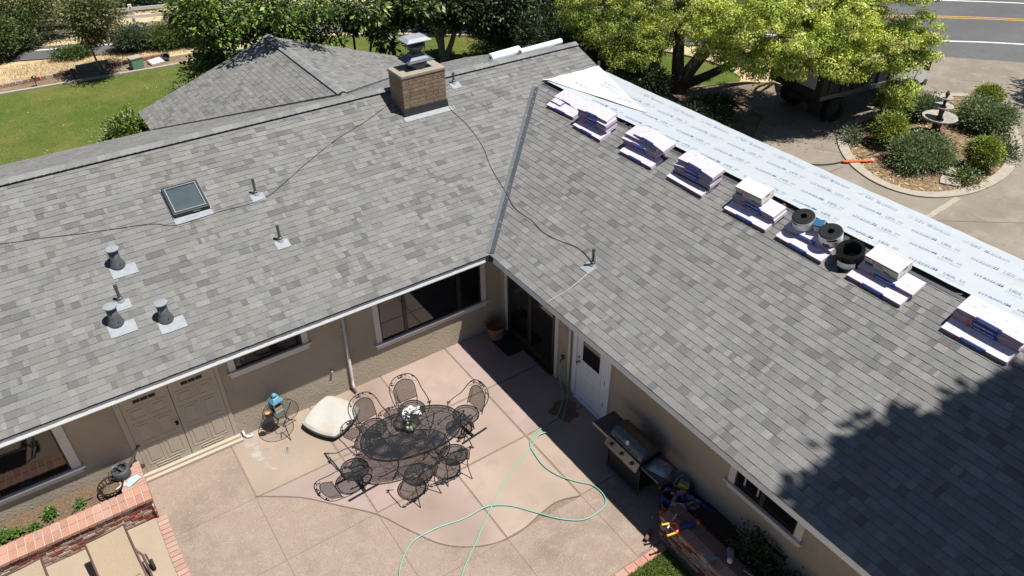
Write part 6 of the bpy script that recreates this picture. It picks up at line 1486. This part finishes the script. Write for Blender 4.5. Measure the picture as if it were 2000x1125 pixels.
def plant(name, cat, lab, base, clusters, n_leaf, size, cols, trunk=None, r0=.2, mat='leaf', bark='bark', group=None, twig=True, **kw):
    t = thing(name, lab, cat, base, 0, group); B_ = Vector(base)
    cl = [(c[0]-B_.x,c[1]-B_.y,c[2]-B_.z)+tuple(c[3:]) for c in clusters]
    b = MB()
    if trunk:
        for P, rr in trunk:
            P = spline([Vector(p)-B_ for p in P],5); k = len(P); b.tube(P,[rr*(1.25 if i == 0 else 1)*(1-.55*i/(k-1)) for i in range(k)],9)
            end = P[-1]
            ds = sorted(cl, key=lambda c: (Vector(c[:3])-end).length)[:max(3,len(cl)//len(trunk)+1)]
            limbs(b, end, [(Vector(c[:3]), rr*.40) for c in ds], rr)
    elif twig:
        for c in cl:
            for k in range(3): b.tube([(c[0]*.3,c[1]*.3,0),(c[0]+R.uniform(-.3,.3)*c[3],c[1]+R.uniform(-.3,.3)*c[4],c[2])],.02,4)
    if b.V: b.build('trunk' if trunk else 'stems', M_[bark], t, True)
    V,F,C = leaves(cl, n_leaf, size, cols, **kw); npmesh('crown' if trunk else 'foliage', V, F, C, M_[mat], t)
    return t
LIME = [(.58,.66,.10),(.52,.60,.085),(.44,.55,.075),(.62,.68,.15),(.34,.46,.06),(.40,.50,.065),(.66,.70,.20)]
OLV = [(.16,.20,.05),(.12,.17,.04),(.21,.23,.08),(.09,.13,.03)]
DARK = [(.026,.048,.014),(.038,.066,.018),(.020,.038,.012),(.055,.09,.026)]
MID = [(.07,.125,.025),(.10,.16,.03),(.05,.09,.02),(.14,.20,.04)]
BRT = [(.22,.34,.04),(.15,.26,.03),(.32,.42,.06),(.08,.15,.02)]
GREY = [(.08,.115,.055),(.10,.14,.07),(.06,.09,.04),(.13,.16,.09)]
JUN = [(.12,.18,.05),(.15,.21,.07),(.09,.14,.04),(.17,.22,.10)]
YEL = [(.42,.42,.03),(.34,.38,.03),(.22,.30,.03),(.14,.22,.025)]
# big light-green tree over the truck
def px(u, v, D):
    f_ = 1460.8; q = cam_o.matrix_world.to_3x3() @ Vector(((u-1000)/f_, -(v-562.5)/f_, -1)); o = cam_o.matrix_world.translation
    t = D/math.hypot(q.x, q.y); p = o+q*t; p.z = max(p.z, .35); return p
cl = []
for (u, v, z, r_, w_) in ((1410,40,27.5,1.4,1.2),(1400,95,27,.8,.6),(1455,110,26.3,.75,.6),(1480,50,26.5,1.3,1.2),(1505,125,25.9,.65,.5),(1540,60,26,1.2,1.2),(1560,130,25.6,.6,.5),(1600,40,26.5,1.2,1.2),(1610,112,26,.75,.6),(1650,70,26.5,.95,.9),(1655,128,26.4,.6,.5),(1700,100,27,.75,.7),(1740,80,27.5,.62,.6),(1790,62,28,.62,.55),(1802,95,28,.5,.4),(1752,122,27.5,.45,.4),(1762,172,27.3,.33,.25),(1750,198,27.5,.20,.1),(1660,15,27.5,1.0,.9),(1560,0,28,1.5,1.3),(1450,-10,29,1.5,1.3),(1690,35,27.5,.6,.5),(1600,-60,28.5,1.6,1),(1700,-40,28.5,1.2,.9),(1780,-28,28,.8,.6)):
    p = px(u, v, z); cl.append((p.x,p.y,p.z,r_,r_,r_*.72,w_))
base = (14.1,8.5,-.05)
plant('tree', 'tree', 'large light green spreading tree overhanging the parked truck', base, cl, 150000, .088, LIME, [([base,(14.3,8.2,.9),(15.2,7.4,2.6),(16.4,6.6,3.8)],.30),([base,(14.0,8.6,1.2),(14.3,9.0,3.0),(15.0,9.2,5.0)],.28),([(14.1,8.4,.2),(15.2,7.8,.7),(17.2,7.2,1.5),(18.8,6.2,3.0)],.20)], .3, droop=.22, spread=.80, per=190, clump=.33, asp=.5, shell=True, flat=.35)
cl = []
for (u, v, z, r_, w_) in ((1180,20,28.5,1.1,1),(1230,50,27.5,.95,1),(1190,78,27.3,.7,.7),(1265,20,28.5,1.1,1),(1250,100,27,.5,.45),(1228,122,26.6,.38,.3),(1140,25,29,.85,.8),(1275,70,27.6,.65,.6),(1310,5,29.5,1.2,1),(1350,35,29.5,.8,.7),(1385,5,29.5,1.0,.9),(1210,-25,29,1.3,1),(1150,70,28.3,.42,.4)):
    p = px(u, v, z); cl.append((p.x,p.y,p.z,r_,r_,r_*.85,w_))
base = (13.5,9.9,-.05)
plant('tree', 'tree', 'yellow green leaning tree right behind the white roof sheet', base, cl, 70000, .085, [(.40,.47,.06),(.28,.37,.05),(.20,.29,.04),(.46,.50,.09),(.13,.20,.03)], [([base,(13.1,9.9,1.5),(12.4,10.2,2.8),(12.6,10.4,4.2)],.22),([(13.6,9.6,-.05),(13.8,9.5,1.8),(13.6,10.1,3.6),(13.9,10.6,5.0)],.22)], .22, droop=.5, spread=.8, per=110, clump=.28, asp=.4, shell=True, flat=.4, bark='barkpale')
# dark trees behind the house, left to right
def px_tree(lab, base, spec, n_leaf, size, cols, trunk, r0, **kw):
    cl = []
    for (u, v, z, r_, w_) in spec:
        p = px(u, v, z); cl.append((p.x,p.y,p.z,r_,r_,r_*.8,w_))
    return plant('tree', 'tree', lab, base, cl, n_leaf, size, cols, trunk, r0, **kw)
px_tree('dark broadleaf tree with pale forked trunk behind the chimney', (8.3,16.6,-.05), ((780,10,30.5,0.96,1),(830,-5,31.2,1.12,1),(880,20,31.9,0.8,1),(930,10,30.85,1.04,1),(960,40,31.55,0.72,0.7),(980,0,31.2,1.04,1)), 17000, .17, DARK+[(.10,.15,.035)], [([(8.3,16.6,-.05),(8.2,16.6,.8),(7.9,16.9,2.2),(7.8,17.2,3.6)],.15),([(8.35,16.5,.1),(8.8,16.5,1.0),(9.4,16.9,2.1),(9.9,17.3,3.5)],.13),([(8.3,16.6,.3),(8.35,16.7,1.4),(8.5,17.0,3.0)],.12)], .2, mat='leafgloss', bark='barkpale', spread=.2, droop=.2, asp=.5)
px_tree('glossy magnolia branches reaching down left of the chimney cap', (5.6,15.6,-.05), ((720,20,28.3,0.648,1),(690,40,29,0.504,0.8),(760,30,29.7,0.576,0.8),(740,60,28.65,0.36,0.6),(755,85,29.35,0.252,0.4),(660,15,28.3,0.576,0.7),(790,0,29,0.648,0.8),(830,5,29.7,0.504,0.6)), 5200, .19, DARK+[(.26,.34,.06),(.17,.26,.05)], [([(5.6,15.6,-.05),(5.7,15.8,1.4),(6.0,16.0,2.8),(6.4,16.2,3.6)],.10)], .12, mat='leafgloss', spread=.15, droop=.25, asp=.5)
px_tree('thick trunked dark tree at the far end of the shaded lawn', (12.9,16.8,-.05), ((1020,-10,33.1,1.3,1),(1060,0,33.8,1.3,1),(1000,30,34.5,1,0.8),(1090,20,33.45,1.2,0.9),(1120,60,34.15,0.9,0.7),(1080,60,33.1,0.8,0.6)), 24000, .16, DARK, [([(12.9,16.8,-.05),(12.85,16.8,1.5),(12.9,16.9,3.2),(12.9,17.0,4.8)],.34),([(13.6,16.3,-.05),(13.8,16.3,1.2),(13.9,16.5,2.6)],.12)], .34, mat='leafgloss', spread=.2, droop=.3)
px_tree('bright leaved tree overhanging the gable of the rear wing', (1.9,15.5,-.05), ((400,40,26.6,0.702,1),(440,20,27.3,0.78,1),(480,55,28,0.546,0.8),(380,10,26.95,0.702,0.8),(360,25,27.65,0.546,0.6),(430,70,26.6,0.468,0.6),(410,105,27.3,0.39,0.5),(400,125,28,0.312,0.4),(440,120,26.95,0.351,0.4),(490,25,27.65,0.624,0.6),(385,145,26.6,0.312,0.3)), 11500, .15, BRT+[(.06,.10,.02),(.05,.085,.02)], [([(1.9,15.5,-.05),(1.5,15.4,1.2),(1.0,15.2,2.2)],.10),([(2.0,15.5,-.05),(2.4,15.7,1.4),(2.6,16.0,2.6)],.09)], .12, spread=.2, droop=.3, asp=.55)
px_tree('open branched green tree beyond the ridge end of the rear wing', (4.0,15.3,-.05), ((540,4,23.7,.55,.8),(620,14,24.3,.42,.5),(485,22,23.9,.38,.4),(540,30,27.5,0.504,1),(580,45,28.2,0.432,1),(600,20,28.9,0.504,0.9),(560,65,27.85,0.324,0.7),(610,70,28.55,0.324,0.7),(520,50,27.5,0.36,0.6),(640,30,28.2,0.36,0.5),(560,5,28.9,0.504,0.7),(650,80,27.85,0.216,0.3)), 5600, .16, BRT+DARK[:2], [([(4.0,15.3,-.05),(3.7,15.5,1.2),(3.4,15.7,2.4)],.08),([(4.1,15.3,-.05),(4.5,15.5,1.2),(5.0,15.8,2.6)],.07),([(3.9,15.3,-.05),(4.0,15.6,1.4),(4.2,16.0,2.8)],.07)], .1, spread=.15, droop=.3, asp=.55)
px_tree('young staked tree with thin trunk beside the lawn kerb', (-3.95,23.6,-.06), ((175,30,34,0.8075,1),(150,15,34.7,0.68,0.8),(205,20,35.4,0.68,0.9),(185,55,34.35,0.595,0.8),(160,50,35.05,0.51,0.5),(180,5,34,0.68,0.7),(180,75,34.7,0.2975,0.25)), 12000, .11, OLV+[(.16,.14,.04),(.12,.10,.04)], [([(-3.95,23.6,-.06),(-4.0,23.65,1.0),(-4.1,23.75,1.9)],.05)], .05, spread=.15, droop=.2, asp=.5, bark='barkpale')
# trees and shrubs along the road
for lab, bs, spec, nl, sz, cols in (
 ('olive green tree at the top left corner beyond the road', (-9.0,31.0,-.09), ((30,20,41.3,1.6,1),(70,10,42,1.5,1),(10,50,42.7,1.2,0.9),(110,-10,41.65,1.5,0.7)), 17000, .14, OLV+MID),
 ('dark evergreen beyond the white fence left of its end', (-1.0,33.5,-.09), ((215,5,44.3,1.2,1),(250,15,45,1,1),(230,-15,45.7,1.3,1),(205,25,44.65,0.7,0.6)), 15000, .14, DARK),
 ('round black green tree beyond the white fence', (1.4,33.2,-.09), ((290,0,44.8,1.2,1),(270,-10,45.5,1.2,1),(305,15,46.2,0.9,0.8)), 15000, .14, DARK[:3]),
):
    cl = []
    for (u, v, z, r_, w_) in spec: p = px(u, v, z); cl.append((p.x,p.y,p.z,r_,r_,r_*.85,w_))
    plant('tree', 'tree', lab, bs, cl, nl, sz, cols, [([bs,(bs[0]+.1,bs[1],1.0),(bs[0],bs[1],2.0)],.16)], .16, spread=.2, droop=.2)
def bush(lab, x, y, z0, rx, ry, h, nl, sz, cols, k=5, name='shrub', cat='shrub', **kw):
    cl = [(x,y,z0+h*.55,rx*.75,ry*.75,h*.45,1.2)]
    for i in range(k):
        a = 6.283*i/k+R.uniform(-.4,.4); rr = R.uniform(.45,.7); cl.append((x+rx*rr*math.cos(a),y+ry*rr*math.sin(a),z0+h*R.uniform(.35,.7),rx*.45,ry*.45,h*.36,.8))
    if sz > .1: nl = int(nl*1.8); sz *= .68; kw.setdefault('clump', .12); kw.setdefault('per', 12)
    kw.setdefault('spread',.3); kw.setdefault('droop',.05)
    return plant(name, cat, lab, (x,y,z0), cl, nl, sz, cols, None, **kw)
bush('dense olive roadside shrub at the left edge of the picture', -7.3,28.4,-.09,1.1,1.0,1.8,9000,.17,OLV+DARK[1:2],6)
bush('tall loose roadside shrub left of the young tree', -6.4,29.4,-.09,1.0,.9,1.6,7000,.17,GREY+OLV,6)
bush('dark shrub at the far left end of the road verge', -9.6,28.6,-.09,1.4,1.2,1.9,6000,.17,OLV+DARK,6)
bush('low green juniper on the dry verge left of the young tree', -4.5,26.6,-.09,.75,.4,.45,2600,.14,MID,4)
bush('grey green roadside shrub in the middle of the dry verge', -2.1,26.2,-.09,1.0,.7,1.15,5500,.14,GREY,6)
bush('fresh green roadside shrub right of the grey green one', -.7,25.7,-.09,1.0,.7,1.0,5500,.14,MID+OLV,6)
bush('dark roadside shrub near the rear wing tree', .8,25.4,-.09,1.0,.7,1.1,5000,.14,OLV+DARK,6)
bush('glossy green bush at the left end of the rear wing', -4.75,12.9,-.05,.75,.75,2.15,6500,.16,BRT+DARK,6,mat='leafgloss')
bush('lower glossy bush behind the left ridge', -5.9,12.6,-.05,.85,.7,1.15,3600,.16,BRT+MID,6,mat='leafgloss')
bush('small green shrub behind the left ridge', -8.1,12.5,-.05,.6,.5,.95,1500,.14,BRT+MID,5)
bush('dark leafy bush hugging the rear wing gable', -2.3,13.6,-.05,.95,.8,2.5,6500,.17,DARK+MID[:2],7)
# hedge and undergrowth behind the gable of the left wing
for i, (x, y, rx, h_, lab, cols) in enumerate(((11.2,13.0,1.3,2.6,'dark hedge shrub right behind the gable end',DARK),(13.2,13.2,1.4,3.0,'dark tall hedge shrub between the two leaning trees',DARK+MID[:1]),(10.6,10.2,1.0,1.9,'dark undergrowth shrub beside the white sheet corner',DARK),(11.9,8.4,1.0,1.5,'undergrowth shrub below the leaning yellow green tree',DARK+MID[:1]),(12.3,5.6,.9,.9,'low shaded shrub in the dirt by the driveway',DARK),(13.4,6.0,.7,.7,'small shaded shrub nearest the truck tail',DARK+MID[:2]))):
    bush(lab, x, y, -.06, rx, rx, h_, 6500 if i < 4 else 2500, .18, cols, 6)
for i, (x, y, rx, h_) in enumerate(((9.0,22.3,1.1,.9),(10.8,20.6,1.3,1.3),(12.6,19.0,1.5,2.0),(15.0,16.6,1.4,2.2),(17.3,13.3,1.3,2.0))):
    bush(('first','second','third','fourth','fifth')[i]+' dark hedge shrub from the left behind the shaded lawn', x, y, -.07, rx, rx*.8, h_, 6000, .2, DARK, 6, mat='leafgloss')
for i, (x, y, z, r_, lab) in enumerate(((16.2,22.0,3.2,2.2,'dark tall tree behind the hedge seen between the leaning trunks'),(11.2,23.0,3.0,1.5,'dark tall tree behind the hedge above the chimney'),(13.2,21.2,3.6,2.2,'dark tall tree behind the thick trunk'))):
    bs = (x,y,-.07); cl = [(x+R.uniform(-1,1),y+R.uniform(-1,1),z+R.uniform(-1.6,1.4),r_*.6,r_*.6,r_*.5,1) for k in range(8)]
    plant('tree','tree',lab,bs,cl,9000,.22,DARK,[([bs,(x,y+.1,1.2),(x+.1,y,2.4)],.2)],.2,mat='leafgloss',spread=.2)
b = MB()
for k in range(2600):
    x, y = R.uniform(9.3,16.5), R.uniform(1.6,9); 
    if R.random() > math.exp(-(abs((y-3.6)-.30*(x-11))**2)/3): continue
    s = R.uniform(.03,.07); T = Matrix.Translation((x,y,-.02)) @ Matrix.Rotation(R.uniform(0,6.28),4,'Z') @ Matrix.Rotation(R.uniform(-.4,.4),4,'X'); t = R.uniform(.6,1.2); c = R.choice([(.40,.28,.16),(.30,.20,.12),(.22,.14,.08),(.46,.38,.24)])
    b.face([T @ Vector(p) for p in ((-s,0,0),(0,-s*.4,.003),(s,0,0),(0,s*.4,.003))], 0, tuple(q*t for q in c))
b.build('leaf_litter', M_['brickcap'], kind='stuff')
# island planting
bush('spreading green juniper in front of the stone fountain', 15.95,-.35,0,1.1,.85,.72,8000,.12,JUN,8)
bush('large green juniper behind the fountain on the right', 20.3,.0,0,1.0,.95,.8,8500,.13,JUN,8)
bush('green juniper behind the fountain on the left', 19.4,1.75,0,.8,.6,.75,4500,.13,JUN,6)
for lab, x, y, r_, h_ in (('round yellow tipped shrub left of the fountain',16.35,1.05,.55,1.05),('round yellow tipped shrub behind the juniper near the truck',18.3,2.25,.62,1.15),('round yellow tipped shrub right of the spreading juniper',17.2,-1.62,.5,1.0),('small yellow shrub at the far rim of the island',22.0,.85,.5,.8)):
    t = bush(lab, x, y, 0, r_*1.25, r_*1.25, h_, 3600, .11, YEL+[(.10,.17,.02),(.08,.13,.02)], 0, spread=.72, clump=.06)
bush('low grey green tuft at the left rim of the island', 15.75,1.9,0,.45,.35,.28,900,.09,GREY,4)
bush('low green tuft at the front rim of the island', 16.0,-2.0+.15,0,.4,.3,.28,800,.09,MID,4)
bush('small dark green ground shrub at the right rim of the island', 18.6,-1.55,0,.6,.45,.42,2000,.1,MID+GREY,4)
# planter plants
for lab, x, y, r_, h_, nl in (('light green leafy plant at the left end of the brick planter',-9.62,.0,.12,.18,260),('bushy green plant in the middle of the brick planter',-8.92,.10,.11,.17,230),('small sprig between the two green planter plants',-9.15,-.06,.05,.10,60),('tiny green sprout right in the planter soil',-8.45,.05,.05,.07,40),('little green sprig at the left planter edge',-9.42,.02,.05,.09,60)):
    bush(lab, x, y, .39, r_, r_, h_, nl, .055, [(.10,.22,.03),(.14,.27,.04),(.07,.15,.02)], 3, name='planter_plant', cat='plant', clump=.03, asp=.6)
bush('dark straggly shrub in the shaded planter under the right window', .25,-7.25,.40,.33,.45,.55,900,.07,DARK+MID[:1],5,clump=.06)
bush('dark low shrub nearer the camera in the shaded planter', .22,-8.1,.40,.3,.4,.45,700,.07,DARK,5,clump=.06)
# tall trees standing outside the picture whose shade falls into it
bs = (4.4,-14.6,-.09)
cl = [(3.9,-11.95,15.4,.6,.55,.5,.5),(4.75,-11.75,15.6,.55,.5,.5,.45),(5.75,-12.2,15.5,.6,.5,.5,.45),(6.75,-12.45,15.4,.6,.55,.5,.45),(7.7,-12.9,15.5,.7,.6,.5,.5)]+[(x+1.6,y-2.75,z+5.5,a,b,c,w) for x,y,z,a,b,c,w in [(2.1,-10.5,10.2,.8,.8,.7,.6),(2.9,-10.9,10.8,1.0,1.0,.8,.9),(3.7,-10.7,10.4,1.0,.9,.8,.9),(4.6,-11.0,10.9,1.2,1.1,.9,1.1),(5.6,-11.4,10.6,1.3,1.2,.9,1.1),(6.4,-11.6,10.4,1.2,1.2,.9,1),(4.0,-12.0,11.4,1.4,1.2,1,1.2),(5.2,-12.4,11.8,1.5,1.4,1,1.2),(6.4,-12.8,11.2,1.4,1.4,1,1.1),(3.0,-12.2,10.6,1.2,1.1,.9,1),(2.4,-11.7,9.8,1.0,1.0,.8,.8),(1.7,-11.2,9.6,.7,.7,.6,.45),(3.6,-13.4,10.6,1.4,1.3,1,1.1),(5.0,-13.8,11.0,1.5,1.4,1,1.1),(3.0,-11.3,9.9,1.1,1,.8,1),(4.2,-11.6,10.2,1.2,1.1,.9,1.1),(5.2,-12.0,10.0,1.2,1.1,.9,1.1)]]
plant('tree','tree','tall leafy tree behind the near end of the right wing', bs, cl, 85000, .25, MID, [([bs,(4.6,-14.4,6),(5.2,-14.6,13)],.34)], .34, spread=.05, droop=.2, asp=.6)
bs = (26.5,-2.6,-.03)
cl = [(26.0,-1.6,5.0,1.1,1.1,.9,1),(26.8,-2.4,5.8,1.5,1.5,1.1,1.2),(25.2,-2.4,4.8,1.0,1.0,.8,.8),(27.4,-1.2,5.0,1.2,1.2,.9,1)]
plant('tree','tree','dark green tree beyond the right end of the driveway', bs, cl, 7000, .24, MID, [([bs,(26.5,-2.5,1.8),(26.5,-2.2,3.4)],.18)], .18, spread=.1)
